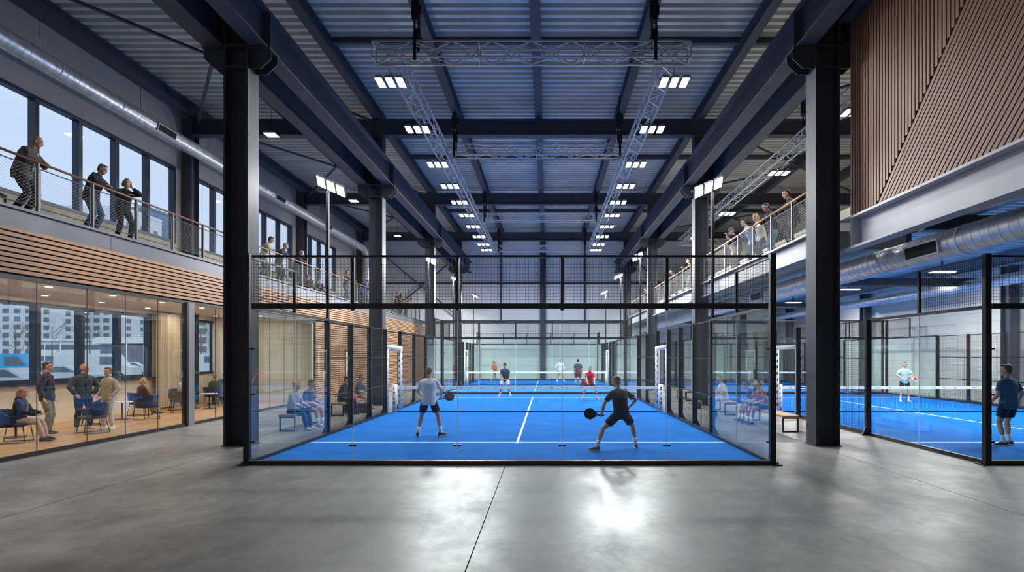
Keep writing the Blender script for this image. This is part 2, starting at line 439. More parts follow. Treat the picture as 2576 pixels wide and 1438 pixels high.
def ribbon(a, b, z0, z1, step, frame_w=0.13):
    global wn; wn += 1
    r = structure(thing('window_%d' % wn, None, None, (XW, (a + b) / 2, z0)))
    fr = MB(); x0, x1 = XW - 0.2, XW + 0.03
    fr.box(x0, x1, a, b, z0, z0 + 0.1); fr.box(x0, x1, a, b, z1 - 0.1, z1)
    ys = []; n = max(1, round((b - a) / step))
    for i in range(n + 1): ys.append(a + (b - a) * i / n)
    for i, y in enumerate(ys):
        e = 0.07 if 0 < i < n else 0.1
        fr.box(x0, x1, max(a, y - e), min(b, y + e), z0 + 0.1, z1 - 0.1)
    fr.build('window_frame', 'window_frame', r)
    for i in range(n):
        MB().box(XW - 0.12, XW - 0.1, ys[i] + 0.05, ys[i + 1] - 0.05, z0 + 0.1, z1 - 0.1).build('pane', 'window_glass', r)
for a, b in UP: ribbon(a, b, 6.7, 9.85, 1.58)
for a, b in LO: ribbon(a, b, 1.27, 3.66, 1.58)
# end wall, back wall, far side wall
structure(MB().box(XW, XR, YE, YE + 0.3, 0, 12.7).build('wall_end', 'end_panel'))
structure(MB().box(XW, XR, YB - 0.3, YB, 0, 12.7).build('wall_back', 'end_panel'))
structure(MB().box(XR, XR + 0.3, YB, YE, 0, 12.7).build('wall_right', 'hall_panel'))
eg = thing('end_wall_frame', 'dark steel posts, level girts and crossed braces in front of the pale end wall', 'steel frame', (-0.35, YE - 0.2, 0))
MB().hsec(-0.35, YE - 0.21, 0, 12.4, 0.5, 0.4).build('post', 'steel', eg)
for x in (-4.0, 3.3): MB().hsec(x, YE - 0.15, 4.9, 12.4, 0.12, 0.2).build('post', 'steel', eg)
for z in (5.0, 8.4):
    MB().box(-15, 19, YE - 0.14, YE, z - 0.09, z + 0.09).build('girt', 'steel', eg)
for (x0, x1) in ((-14.4, -7.4), (6.9, 13.2)):
    MB().bar((x0, YE - 0.3, 5.2), (x1, YE - 0.3, 11.0), 0.14, 0.1).bar((x0, YE - 0.45, 11.0), (x1, YE - 0.45, 5.2), 0.14, 0.1).build('brace', 'steel', eg)
# lounge-side balcony slab, lounge ceiling
structure(MB().box(XW, XG - 0.28, YB, YE, 4.1, 5.08).build('floor', 'concrete_light'))
structure(MB().box(XW, XG - 0.12, YB, YE, 3.82, 4.08).build('ceiling', 'ceiling_white'))
fb = MB()
fb.box(XG - 0.27, XG - 0.03, YB, YE - 0.5, 5.04, 5.1).box(XG - 0.27, XG - 0.03, YB, YE - 0.5, 4.63, 4.67).box(XG - 0.12, XG - 0.09, YB, YE - 0.5, 4.67, 5.04)
for y in range(-4, 50, 6): fb.box(XG - 0.09, XG - 0.085, y, y + 0.02, 4.67, 5.04)
fas = fb.build('edge_channel', 'fascia_dark')
tag(fas, 'slate steel channel along the edge of the balcony above the lounge', 'steel beam')
# battens over the lounge glazing, then all the way down
bt = MB(); yw = 26.2
z = 3.74
while z < 4.6:
    bt.box(XG - 0.04, XG, YB, YE, z, z + 0.073); z += 0.104
cl = thing('wood_cladding', 'warm larch cladding of level battens over the lounge glazing', 'cladding', (XG, 20, 3.7))
bt.build('batten', 'slat_h', cl)
MB().box(XG - 0.09, XG - 0.04, YB, YE, 3.7, 4.62).build('backing', 'backing', cl)
cw = thing('wood_cladding', 'full height larch batten wall beyond the lounge glazing', 'cladding', (XG, 38, 0))
bt = MB(); z = 0.04
while z < 3.62:
    bt.box(XG - 0.04, XG, yw, YE, z, z + 0.073); z += 0.104
bt.build('batten', 'slat_h', cw)
MB().box(XG - 0.09, XG - 0.04, yw, YE, 0.0, 3.68).build('backing', 'backing', cw)
structure(MB().box(XG - 0.35, XG - 0.1, yw, YE, 0, 3.8).build('wall_lounge', 'warm_wall'))
structure(MB().box(XW, XG - 0.1, yw - 0.2, yw, 0, 3.8).build('wall_lounge', 'warm_wall'))
for i, y in enumerate((30.5, 36.2, 41.0)):      # cream doors set in the batten wall
    d = structure(thing('door_%d' % (i + 1), None, None, (XG + 0.03, y, 0)))
    MB().box(XG + 0.005, XG + 0.05, y - 0.5, y + 0.5, 0, 2.3).build('door_leaf', 'curtain', d)
    MB().box(XG + 0.0, XG + 0.06, y - 0.58, y - 0.5, 0, 2.38).box(XG, XG + 0.06, y + 0.5, y + 0.58, 0, 2.38).box(XG, XG + 0.06, y - 0.58, y + 0.58, 2.3, 2.38).build('door_frame', 'steel', d)
    MB().tube([(XG + 0.1, y - 0.4, 0.95), (XG + 0.1, y - 0.4, 1.25)], 0.012).build('door_handle', 'rail_steel', d)
# lounge glazing
gw = thing('glass_partition', 'frameless lounge glazing in a black base track', 'glass wall', (XG, 10, 0))
MB().box(XG - 0.06, XG + 0.0, YB, yw, 0, 0.09).build('base_track', 'black', gw)
MB().box(XG - 0.06, XG + 0.0, YB, yw, 3.62, 3.7).build('head_track', 'black', gw)
joints = [y for y in (4.7, 5.9, 7.1, 8.3, 9.5, 10.7, 11.9, 13.2, 14.4, 15.6)] + [16.85]
j2 = [17.15, 18.3, 19.5, 20.7, 21.9, 23.1, 24.3, 25.5, yw]
for js in (joints, j2):
    for a, b in zip(js, js[1:]):
        MB().box(XG - 0.036, XG - 0.024, a + 0.004, b - 0.004, 0.09, 3.62).build('pane', 'glass', gw)
    ed = MB()
    for y in js[1:-1]: ed.box(XG - 0.038, XG - 0.022, y - 0.005, y + 0.005, 0.09, 3.62)
    ed.build('joint_seal', 'steel', gw)
MB().box(XG - 0.12, XG + 0.02, 16.86, 17.14, 0, 3.66).build('post', 'fascia', gw)
MB().box(XG - 0.14, XG + 0.03, 16.78, 16.86, 0, 3.66).build('post', 'black', gw)
# curtain and dark column boxing on the lounge's outer wall
cu = MB(); rg = []
for z in (0.05, 3.75):
    ring = [(XW + 0.22 + 0.05 * math.sin(k * 1.9), 21.95 + 1.35 * k / 40, z) for k in range(41)]
    ring += [(x - 0.012, y, zz) for x, y, zz in reversed(ring)]
    rg.append(ring)
cu.rings(rg)
tag(cu.build('curtain', 'curtain', smooth=False), 'full length cream curtain drawn to the end of the lounge window', 'curtain')
# sill
for i, (a, b) in enumerate(LO[1:3]):
    structure(MB().box(XW, XW + 0.16, a - 0.1, b + 0.1, 1.2, 1.26).build('trim_%d' % (i + 2), 'window_frame'))
# low shelf wall in the lounge
# ------------------------------------------------------------------ columns and roof steel
def column(x, y, label, z1=11.3, m='steel_col', sz=(0.56, 0.5), bracket=1, along='x', wide=None):
    c = thing('steel_column', label, 'column', (x, y, 0), 0)
    MB().hsec(x, y, 0.02, z1, sz[0], sz[1], 0.035, 0.03, along).build('shaft', m, c)
    MB().box(x - sz[0]/2 - 0.03, x + sz[0]/2 + 0.03, y - sz[1]/2 - 0.03, y + sz[1]/2 + 0.03, 0, 0.02).build('base_plate', m, c)
    if bracket:
        b = MB()
        for sx in (-1, 1):
            x0 = x + sx * (sz[0]/2 + 0.002); x1 = x0 + sx * 0.5
            b.box(min(x0, x1), max(x0, x1), y - sz[1]/2, y + sz[1]/2, 9.14, 9.18)
            for yy in (y - 0.16, y + 0.13):
                b.prism([(x0, yy, 9.14), (x1, yy, 9.14), (x1, yy, 8.95), (x0 + sx * 0.25, yy, 8.72), (x0, yy, 8.72)], (0, 0.03, 0))
        b.build('bracket', m, c)
        st = MB()
        for z in (8.7, 9.2): st.box(x - sz[0]/2 + 0.035, x + sz[0]/2 - 0.035, y - sz[1]/2, y + sz[1]/2, z, z + 0.03)
        st.build('stiffener', m, c)
    return c
XL, XRC = -7.15, 6.45
nl = ['nearest', 'second', 'third', 'fourth']
for i, y in enumerate(FR[1:]):
    column(XL, y, '%s grey steel column of the row beside the lounge' % nl[i].replace('nearest', 'tall nearest'))
    column(XRC, y, '%s grey steel column of the row carrying the mesh railed gallery' % nl[i].replace('nearest', 'tall nearest'))
for i, y in enumerate(FR[1:]):
    column(XW + 0.3, y, 'dark column against the window wall, %s frame' % nl[i], 12.0, 'steel', (0.36, 0.5), 0, 'y')
    column(XR - 0.3, y, 'dark column against the far hall wall, %s frame' % nl[i], 12.0, 'steel', (0.36, 0.5), 0, 'y')
for i, y in enumerate(FR):
    nm = ['out of sight first', 'nearest', 'second', 'third', 'fourth'][i]
    tag(MB().ibeam_x(y, 11.32, 11.99, XW + 0.05, XR - 0.05, 0.36, 0.035, 0.02).build('roof_beam', 'steel'),
        'deep dark roof beam across the hall over the %s columns' % nm, 'roof beam')
for k in range(-2, 8):
    x = XL + 3.4 * k if k >= 0 else XL - 3.75 * -k
    if k == -2: x = -14.75
    if x > XR: continue
    nm = {-2: 'dark eaves joist along the top of the window wall', -1: 'roof joist over the middle of the balcony'}.get(k, 'roof joist number %s from the lounge-side columns under the ribbed deck' % ['zero', 'one', 'two', 'three', 'four', 'five', 'six', 'seven'][max(k, 0)])
    if k == 0: nm = 'roof joist directly over the lounge-side columns'
    if k == 4: nm = 'roof joist directly over the gallery-side columns'
    if k in (1, 2, 3): nm = {1: 'roof joist over the court, next to the lounge-side truss', 2: 'roof joist down the middle of the court bay', 3: 'roof joist over the court, next to the gallery-side truss'}[k]
    tag(MB().ibeam_y(x, 12.0, 12.44, YB + 0.1, YE - 0.1, 0.3 if k != -2 else 0.5, 0.03, 0.016).build('roof_joist', 'steel'), nm, 'roof joist')
for i, y in enumerate([7.7, 18.55, 29.4, 40.3]):
    tie = MB()
    xs = [-14.4, -10.9] + [XL + 3.4 * q for q in range(8)]
    for a, b in zip(xs, xs[1:]):
        if a < XL - 1: continue
        tie.box(a + 0.17, min(b - 0.17, XR - 0.1), y - 0.07, y + 0.07, 12.24, 12.44)
    tag(tie.build('roof_tie', 'steel'), 'slim dark tie between the roof joists in bay %s' % ['zero', 'one', 'two', 'three'][i], 'roof tie')
def crane_beam(x, label, ya=YB + 0.1):
    c = thing('runway_beam', label, 'steel beam', (x, 20, 9.2))
    MB().ibeam_y(x, 9.2, 10.12, ya, YE - 0.5, 0.4, 0.04, 0.025).build('beam_section', 'steel', c)
    st = MB(); bo = MB()
    for y in FR:
        if y < ya: continue
        st.box(x - 0.18, x + 0.18, y - 0.012, y + 0.012, 9.24, 10.08)
        for z in (9.32, 9.44, 9.56, 9.68, 9.8, 9.92):
            for dy in (-0.12, 0.12):
                for sx in (-1, 1): bo.box(x + sx * 0.013 - 0.012, x + sx * 0.013 + 0.012, y + dy - 0.018, y + dy + 0.018, z, z + 0.035)
    st.build('stiffener', 'steel', c); bo.build('bolt', 'black', c)
crane_beam(XL + 0.5, 'heavy runway beam bracketed off the lounge-side columns towards the court')
crane_beam(XL - 0.5, 'heavy runway beam bracketed off the lounge-side columns towards the windows')
crane_beam(XRC - 0.5, 'heavy runway beam bracketed off the gallery-side columns towards the court')
crane_beam(XRC + 0.5, 'heavy runway beam bracketed off the gallery-side columns away from the court', 13.02)
tag(MB().ibeam_y(6.85, 9.68, 10.6, YB + 0.1, 12.98, 0.4, 0.04, 0.025).build('roof_beam', 'steel'), 'dark beam along the top edge of the wood slat box', 'steel beam')
for i in range(1, 4):
    y0, y1 = FR[i], FR[i + 1]
    b = thing('roof_brace', 'crossed flat steel braces under the deck above the balcony, %s bay' % nl[i - 1], 'brace', (-11, (y0 + y1) / 2, 11.9))
    MB().bar((-14.6, y0 + 0.2, 11.88), (-7.3, y1 - 0.2, 11.88), 0.1, 0.07).build('rod', 'steel', b)
    MB().bar((-14.6, y1 - 0.2, 11.8), (-7.3, y0 + 0.2, 11.8), 0.1, 0.07).build('rod', 'steel', b)
    b2 = thing('roof_brace', 'crossed flat steel braces under the deck of the far hall, %s bay' % nl[i - 1], 'brace', (12, (y0 + y1) / 2, 11.9))
    MB().bar((7.0, y0 + 0.2, 11.88), (19.0, y1 - 0.2, 11.88), 0.1, 0.07).build('rod', 'steel', b2)
    MB().bar((7.0, y1 - 0.2, 11.8), (19.0, y0 + 0.2, 11.8), 0.1, 0.07).build('rod', 'steel', b2)
# ------------------------------------------------------------------ gallery side
XE = 6.45
SB = (4.5, 5.1)
structure(MB().box(XE + 0.28, 8.6, 13.6, YE, 4.62, 5.06).build('floor', 'concrete_light'))
structure(MB().box(8.6, XR, 13.6, YE, 6.0, 6.3).build('floor', 'concrete_light'))
structure(MB().box(8.6, 8.72, 13.6, YE, 4.6, 5.98).build('wall_gallery', 'steel'))
deck(8.74, XR - 0.02, 13.6, YE - 0.05, 5.85, 0.3, 0.08)
deck(7.42, XR - 0.02, YB + 0.05, 13.5, 5.85, 0.3, 0.08)
for i, (a, b) in enumerate(((13.62, 23.68), (24.26, 34.58), (35.16, 45.48))):
    fb = MB(); x0, x1 = XE - 0.02, XE + 0.24
    fb.box(x0, x1, a, b, 5.05, 5.1).box(x0, x1, a, b, 4.5, 4.54).box(x0 + 0.13, x0 + 0.16, a, b, 4.54, 5.05)
    for y in (a + 0.3, b - 0.3): fb.box(x0 + 0.02, x0 + 0.13, y - 0.01, y + 0.01, 4.54, 5.05)
    tag(fb.build('edge_beam', 'fascia'), 'light grey steel beam under the gallery railing, %s span' % nl[i], 'steel beam')
fb = MB().box(6.72, 7.02, YB + 0.1, 13.02, 5.12, 5.17).box(6.72, 7.02, YB + 0.1, 13.02, 4.45, 4.5).box(6.92, 6.95, YB + 0.1, 13.02, 4.5, 5.12)
for y in (12.6, 7.6, 2.6): fb.box(6.74, 6.92, y - 0.012, y + 0.012, 4.5, 5.12)
tag(fb.build('edge_beam', 'fascia_box'), 'long light grey steel beam under the wood slat box', 'steel beam')
# wood slat box over it
wb = thing('wood_cladding', 'slatted brown wood box, battens standing upright then slanting, above the grey beam', 'cladding', (6.9, 9, 5.2))
XS = 6.9
structure(MB().box(XS + 0.06, XS + 0.5, YB + 0.1, 12.95, 5.2, 9.64).build('wall_box', 'backing'))
A0 = Vector((11.83, 5.28)); A1 = Vector((9.36, 7.93)); dr = (A1 - A0).normalized(); nr = Vector((-dr.y, dr.x))
if nr.x > 0: nr = -nr          # towards the camera and below
Z0, Z1, Y1 = 5.24, 9.62, 12.93
vs = MB(); y = Y1 - 0.075
while y > 4.0:
    # upright slats stop at the slanting seam
    zs = Z0
    if y < A0.x: zs = A0.y + (A0.x - y) * (dr.y / -dr.x)
    if zs < Z1: vs.box(XS, XS + 0.045, y, y + 0.072, zs + 0.02, Z1)
    y -= 0.104
vs.build('batten', 'slat_v', wb)
ds = MB(); d = 0.055
while d < 9.5:
    c = A0 + nr * d
    def at(t): return c + dr * t
    t0 = (Z0 - c.y) / dr.y; t1 = (Z1 - c.y) / dr.y
    ty = (3.0 - c.x) / dr.x
    t1 = min(t1, ty)
    if t1 > t0:
        p = at(t0); q = at(t1)
        ds.bar((XS + 0.02, p.x, p.y), (XS + 0.02, q.x, q.y), 0.05, 0.074, (0, nr.x, nr.y))
    d += 0.104
ds.build('batten', 'slat_d', wb)
for x in (9.9, 13.2, 16.6):
    tag(MB().ibeam_y(x, 5.35, 5.82, YB + 0.2, YE - 0.2, 0.2).build('hall_beam', 'steel_light'), 'grey beam running away under the far hall ceiling, %s of three' % {9.9: 'innermost', 13.2: 'middle', 16.6: 'outermost'}[x], 'steel beam')
for i, y in enumerate(FR[1:]):
    tag(MB().ibeam_x(y, 5.0, 5.34, 8.75, XR - 0.6, 0.24).build('hall_beam', 'steel'), 'dark beam across the far hall ceiling at the %s frame' % nl[i], 'steel beam')

# ------------------------------------------------------------------ ducts
def duct(x, z, y0, y1, r, label, elbow=False, grille=()):
    d = thing('air_duct', label, 'duct', (x, (y0 + y1) / 2, z))
    n = 28; pts = []; rs = []; y = y0
    while y < y1: pts.append((x, y, z)); rs.append(r); y += 0.6
    pts.append((x, y1, z)); rs.append(r)
    if elbow:
        for k in range(1, 7):
            t = k * PI / 12; pts.append((x, y1 + 0.8 * math.sin(t), z - 0.8 * (1 - math.cos(t)))); rs.append(r)
        pts.append((x, y1 + 0.8, 5.15)); rs.append(r)
    MB().tube(pts, rs, n).build('duct_pipe', 'galv', d, smooth=True)
    sm = MB(); y = y0 + 0.1
    while y < y1:
        big = (round((y - y0) / 0.2) % 12 == 0)
        e = 0.012 if big else 0.004; l = 0.04 if big else 0.009
        sm.tube([(x, y - l, z), (x, y - l / 2, z), (x, y + l / 2, z), (x, y + l, z)], [r - 0.002, r + e, r + e, r - 0.002], n, False); y += 0.2
    sm.build('seam', 'galv', d, smooth=True)
    for gy, ang in grille:
        dv = Vector((math.cos(ang), 0, math.sin(ang))); tv = Vector((-math.sin(ang), 0, math.cos(ang))); c = Vector((x, gy, z)) + dv * (r + 0.005)
        g = MB(); g.prism([c - tv * 0.14 + Vector((0, -0.5, 0)), c + tv * 0.14 + Vector((0, -0.5, 0)), c + tv * 0.14 + Vector((0, 0.5, 0)), c - tv * 0.14 + Vector((0, 0.5, 0))], dv * 0.03)
        gg = g.build('grille_frame', 'alu', d)
        MB().prism([c - tv * 0.11 + dv * 0.031 + Vector((0, -0.47, 0)), c + tv * 0.11 + dv * 0.031 + Vector((0, -0.47, 0)), c + tv * 0.11 + dv * 0.031 + Vector((0, 0.47, 0)), c - tv * 0.11 + dv * 0.031 + Vector((0, 0.47, 0))], dv * 0.002).build('louvre', 'rubber', gg)
    for y in range(int(y0) + 2, int(y1), 4): MB().tube([(x, y, z + r), (x, y, (12.44 if z > 8 else 4.6 if y > 13.7 and x < 8.6 else 5.83))], 0.008, 5).build('hanger_rod', 'rail_steel', d)
    return d
duct(-14.3, 10.42, 2.0, 44.2, 0.27, 'long spiral air duct hung high along the window wall, turning down at its end', True, ((21.0, -0.25), (30, -0.25), (36.5, -0.25)))
duct(7.65, 4.2, 3.0, 46.0, 0.27, 'spiral air duct running under the grey gallery beam', False, ((11.2, PI + 0.15), (20, PI + 0.1)))
duct(17.6, 5.0, 12.0, 46.0, 0.22, 'bluish spiral air duct along the outer wall of the far hall')
# ================================================================== railings
def diamond_panel(L, Hh, step=0.09):
    mb = MB(); k = 0.62     # slope of wires: flat diamonds
    def clip(c, s):
        # line z = s*k*y + c inside 0..L, 0..Hh
        pts = []
        for y in (0, L):
            z = s * k * y + c
            if 0 <= z <= Hh: pts.append((y, z))
        for z in (0, Hh):
            y = (z - c) / (s * k)
            if 0 < y < L: pts.append((y, z))
        return pts[:2] if len(pts) >= 2 else None
    for s in (1, -1):
        c = -k * L
        while c < Hh + k * L:
            q = clip(c, s)
            if q and abs(q[0][0] - q[1][0]) > 0.02: mb.bar((0, q[0][0], q[0][1]), (0, q[1][0], q[1][1]), 0.0019, 0.0019, (1, 0, 0))
            c += step * k * 1.25
    return mb
def railing(x, y0, y1, z, label, side, group=None):
    r = thing('balcony_railing', label, 'railing', (x, (y0 + y1) / 2, z), 0, group)
    n = round((y1 - y0) / 1.43); st = (y1 - y0) / n
    MB().tube([(x, y0 - 0.05, z + 1.07), (x, y1 + 0.05, z + 1.07)], 0.028, 8).build('handrail', 'handrail', r, smooth=True)
    wire = None; fr0 = None
    for i in range(n + 1):
        y = y0 + st * i
        MB().box(x - 0.012, x + 0.05, y - 0.022, y + 0.022, z + 0.001, z + 1.045).build('post', 'rail_steel', r)
        if i == n: break
        a, b = y + 0.06, y + st - 0.06
        f = MB()
        for zz in (z + 0.1, z + 0.93): f.tube([(x + 0.02, a, zz), (x + 0.02, b, zz)], 0.012, 6)
        for yy in (a, b): f.tube([(x + 0.02, yy, z + 0.1), (x + 0.02, yy, z + 0.93)], 0.012, 6)
        fo = f.build('mesh_frame', 'rail_steel', r)
        if wire is None:
            mb = diamond_panel(st - 0.12, 0.83); wire = mb.build('wire_mesh', 'wire', None, local=True)
            wire.parent = fo
        else:
            wire = wire.copy(); COL.objects.link(wire); wire.parent = fo
        wire.location = Vector((x + 0.02, a, z + 0.1)) - world_loc(fo)
    return r
railing(XG - 0.12, 4.8, 48.0, 5.1, 'wire mesh balustrade with oak handrail on the balcony above the lounge', -1)
railing(XE + 0.06, 13.7, 23.62, 5.1, 'wire mesh balustrade with oak handrail on the gallery, nearest span where four spectators lean', 1)
railing(XE + 0.06, 24.35, 34.5, 5.1, 'wire mesh balustrade with oak handrail on the gallery, second span', 1)
railing(XE + 0.06, 35.25, 45.4, 5.1, 'wire mesh balustrade with oak handrail on the gallery, furthest span', 1)

# ================================================================== courts
MESHCACHE = {}
def grid_part(plane, a0, a1, z0, z1, fixed, parent, cell=0.0595, t=0.0048):
    """welded wire mesh panel in the XZ ('x') or YZ ('y') plane"""
    L = a1 - a0; Hh = z1 - z0; key = (plane, round(L, 3), round(Hh, 3))
    if key in MESHCACHE:
        o = bpy.data.objects.new('wire_mesh', MESHCACHE[key]); COL.objects.link(o); o.parent = parent
    else:
        mb = MB(); n = round(L / cell); m_ = round(Hh / cell)
        for i in range(n + 1):
            u = L * i / n
            if plane == 'x': mb.box(u - t/2, u + t/2, -t/2, t/2, 0, Hh)
            else: mb.box(-t/2, t/2, u - t/2, u + t/2, 0, Hh)
        for j in range(m_ + 1):
            zz = Hh * j / m_
            if plane == 'x': mb.box(0, L, t/2, t/2 + t, zz - t/2, zz + t/2)
            else: mb.box(t/2, t/2 + t, 0, L, zz - t/2, zz + t/2)
        o = mb.build('wire_mesh', 'navy_black', parent, local=True); MESHCACHE[key] = o.data
    p = Vector((a0, fixed, z0)) if plane == 'x' else Vector((fixed, a0, z0))
    o.location = p - world_loc(parent)
    return o
random.seed(3)
def glyphs(mb, c, ax, up, n, size, nrm):
    """small dark printed characters along ax"""
    ax = Vector(ax); up = Vector(up); nrm = Vector(nrm); p = Vector(c)
    for i in range(n):
        k = random.choice((0, 1, 2, 3)); w = size * 0.6
        q = p + ax * (i * size * 0.85)
        if k == 0: mb.prism([q, q + ax * w * .3, q + ax * w * .3 + up * size, q + up * size], nrm)
        elif k == 1: mb.prism([q, q + ax * w, q + ax * w * .8 + up * size * .35, q + up * size * .3], nrm); mb.prism([q + up * size * .6, q + ax * w + up * size * .6, q + ax * w + up * size, q + up * size], nrm)
        elif k == 2: mb.prism([q, q + ax * w * .35, q + ax * w + up * size, q + ax * w * .65 + up * size], nrm)
        else: mb.prism([q, q + ax * w, q + ax * w * .5 + up * size], nrm)
def court(x0, y0, length, label, netlabel, gate, gside, detail=1, padded=('l', 'r')):
    x1 = x0 + 10.0; y1 = y0 + length; ym = (y0 + y1) / 2; cx = (x0 + x1) / 2
    g = 4.0; sm = 2.0
    c = thing('padel_court', label, 'padel court', (cx, ym, 0))
    tf = MB().box(x0 - 0.02, x1 + 0.02, y0 - 0.02, y1 + 0.02, 0, 0.012).build('turf', 'turf', c)
    ln = MB(); zt, zl = 0.012, 0.0135; sv = length / 2 - (2.75 if length > 18 else 2.4)
    for s in (-1, 1):
        yy = ym + s * sv; ln.box(x0 + 0.05, x1 - 0.05, yy - 0.028, yy + 0.028, zt, zl)
        ln.box(cx - 0.028, cx + 0.028, min(ym + s * 0.1, yy + s * 0.17), max(ym + s * 0.1, yy + s * 0.17), zt, zl + 0.0005)
    ln.build('court_line', 'line', tf)
    P = 0.055
    # ground track all round
    tr = MB()
    tr.box(x0 - 0.07, x1 + 0.07, y0 - 0.06, y0 + 0.01, 0, 0.085).box(x0 - 0.07, x1 + 0.07, y1 - 0.01, y1 + 0.06, 0, 0.085)
    for xx, gk in ((x0, 'l'), (x1, 'r')):
        segs = [(y0 + 0.02, gate[0]), (gate[1], y1 - 0.02)]
        for a, b in segs: tr.box(xx - 0.04, xx + 0.04, a, b, 0, 0.075)
    tr.build('ground_track', 'black', c)
    # corner posts and end walls
    for yy, ss in ((y0, -1), (y1, 1)):
        for xx, sx in ((x0, -1), (x1, 1)):
            po = MB().box(xx - 0.055 + sx * 0.02, xx + 0.055 + sx * 0.02, yy - 0.05, yy + 0.05, 0, 4.03).build('corner_post', 'black', c)
            MB().box(xx - 0.1 + sx * 0.07, xx + 0.1 + sx * 0.07, yy - 0.12, yy + 0.12, 0, 0.015).box(xx + sx * 0.12 - 0.015, xx + sx * 0.12 + 0.015, yy - 0.015, yy + 0.015, 0.015, 0.05).build('foot_plate', 'black', po)
        MB().box(x0 + 0.07, x1 - 0.07, yy - 0.03, yy + 0.03, 2.98, 3.08).build('rail', 'black', c)
        MB().box(x0 + 0.07, x1 - 0.07, yy - 0.025, yy + 0.025, 3.96, 4.0).build('rail', 'black', c)
        for k in range(5):
            a, b = x0 + 2 * k, x0 + 2 * k + 2
            MB().box(a + (0.07 if k == 0 else 0.005), b - (0.07 if k == 4 else 0.005), yy - 0.006, yy + 0.006, 0.09, 2.98).build('glass_panel', 'court_glass', c)
            mf = MB().box(b - 0.03, b + 0.03, yy - 0.025, yy + 0.025, 3.08, 3.96).build('post', 'black', c) if k < 4 else None
            grid_part('x', a + 0.05, b - 0.05, 3.09, 3.95, yy, c)
        cl = MB(); 
        for k in range(1, 5):
            xx = x0 + 2 * k
            for z in ((0.35,) if ss < 0 else ()):
                for d in (-0.05, 0.03):
                    cl.box(xx + d - 0.02, xx + d + 0.035, yy - 0.025, yy + 0.025, z, z + 0.035)
            cl.box(xx - 0.03, xx + 0.03, yy - 0.02, yy + 0.02, 2.95, 2.98)
            cl.box(xx - 0.004, xx + 0.004, yy - 0.007, yy + 0.007, 0.09, 2.98) if False else None
        for xx in (x0 + 0.07, x1 - 0.07):
            for z in (0.42, 1.32, 2.2): cl.box(xx - 0.02, xx + 0.05 if xx < cx else xx + 0.02, yy - 0.022, yy + 0.022, z, z + 0.03)
        cl.build('glass_clamp', 'black', c)
        ed = MB()
        for k in range(1, 5): ed.box(x0 + 2 * k - 0.004, x0 + 2 * k + 0.004, yy - 0.0065, yy + 0.0065, 0.09, 2.95)
        ed.build('glass_edge', 'line', c)
    # side walls
    for xx, sx, gk in ((x0, -1, 'l'), (x1, 1, 'r')):
        for s in (-1, 1):
            ye = y0 if s < 0 else y1
            def Y(t): return ye - s * t      # distance in from this end
            def seg(a, b): return (min(Y(a), Y(b)), max(Y(a), Y(b)))
            a, b = seg(0.05, g)
            MB().box(xx - 0.03, xx + 0.03, a, b, 2.985, 3.045).build('rail', 'black', c)
            for t in (0, 2.0):
                a, b = seg(t + (0.07 if t == 0 else 0.005), t + 1.995)
                MB().box(xx - 0.006, xx + 0.006, a, b, 0.08, 2.985).build('glass_panel', 'court_glass', c)
            ed = MB().box(xx - 0.007, xx + 0.007, Y(2.0) - 0.004, Y(2.0) + 0.004, 0.08, 2.985).build('glass_edge', 'line', c)
            a, b = seg(0.07, sm)
            MB().box(xx - 0.02, xx + 0.02, a, b, 3.96, 4.0).build('rail', 'black', c)
            grid_part('y', a, b, 3.05, 3.95, xx, c)
            MB().box(xx - 0.03, xx + 0.03, Y(sm) - 0.03, Y(sm) + 0.03, 3.045, 4.0).build('post', 'black', c)
            # mesh run to the gate
            ge = gate[0] if s < 0 else gate[1]
            L = abs(ge - Y(g)); n = max(1, round(L / 2.0)); stp = L / n
            for i in range(n + 1):
                t = g + stp * i; yy = Y(t)
                po = MB().box(min(xx - sx*0.035, xx + sx*0.10), max(xx - sx*0.035, xx + sx*0.10), yy - 0.04, yy + 0.04, 0, 3.03).build('post', 'black', c)
                MB().prism([(xx + sx * 0.10, yy - 0.03, 0.0), (xx + sx * 0.2, yy - 0.03, 0.0), (xx + sx * 0.10, yy - 0.03, 0.22)], (0, 0.06, 0)).build('foot_plate', 'black', po)
                if i < n:
                    a, b = seg(t + 0.04, t + stp - 0.04)
                    fr = MB()
                    for z in (0.075, 1.02, 2.0, 2.98): fr.box(xx - 0.018, xx + 0.018, a, b, z, z + 0.03)
                    fo = fr.build('mesh_frame', 'black', c)
                    grid_part('y', a, b, 0.09, 2.99, xx, fo)
        # padded gateway
        ga, gb = gate
        if gk in padded:
            gp = MB(); ik = MB(); hh = 2.38
            for yy in (ga + 0.09, gb - 0.09):
                gp.tube([(xx, yy, 0.02), (xx, yy, hh)], 0.085, 10)
                for q in range(9):
                    for sg in (-1, 1):
                        glyphs(ik, (xx + sg * 0.0 - 0.03, yy - 0.092, 0.25 + q * 0.23), (1, 0, 0), (0, 0, 1), 1, 0.09, (0, 0.02, 0))
                        glyphs(ik, (xx - sx * 0.085, yy - 0.04, 0.33 + q * 0.23), (0, 1, 0), (0, 0, 1), 1, 0.07, (-sx * 0.006, 0, 0))
            gp.tube([(xx, ga, hh), (xx, gb, hh)], 0.08, 10)
            go = gp.build('gate_padding', 'pad', c, smooth=True)
            ik.build('printed_marks', 'ink', go)
        else:
            MB().box(xx - 0.03, xx + 0.03, ga, gb, 2.98, 3.03).build('rail', 'black', c)
    # net
    nn = thing('court_net', netlabel, 'net', (cx, ym, 0.014))
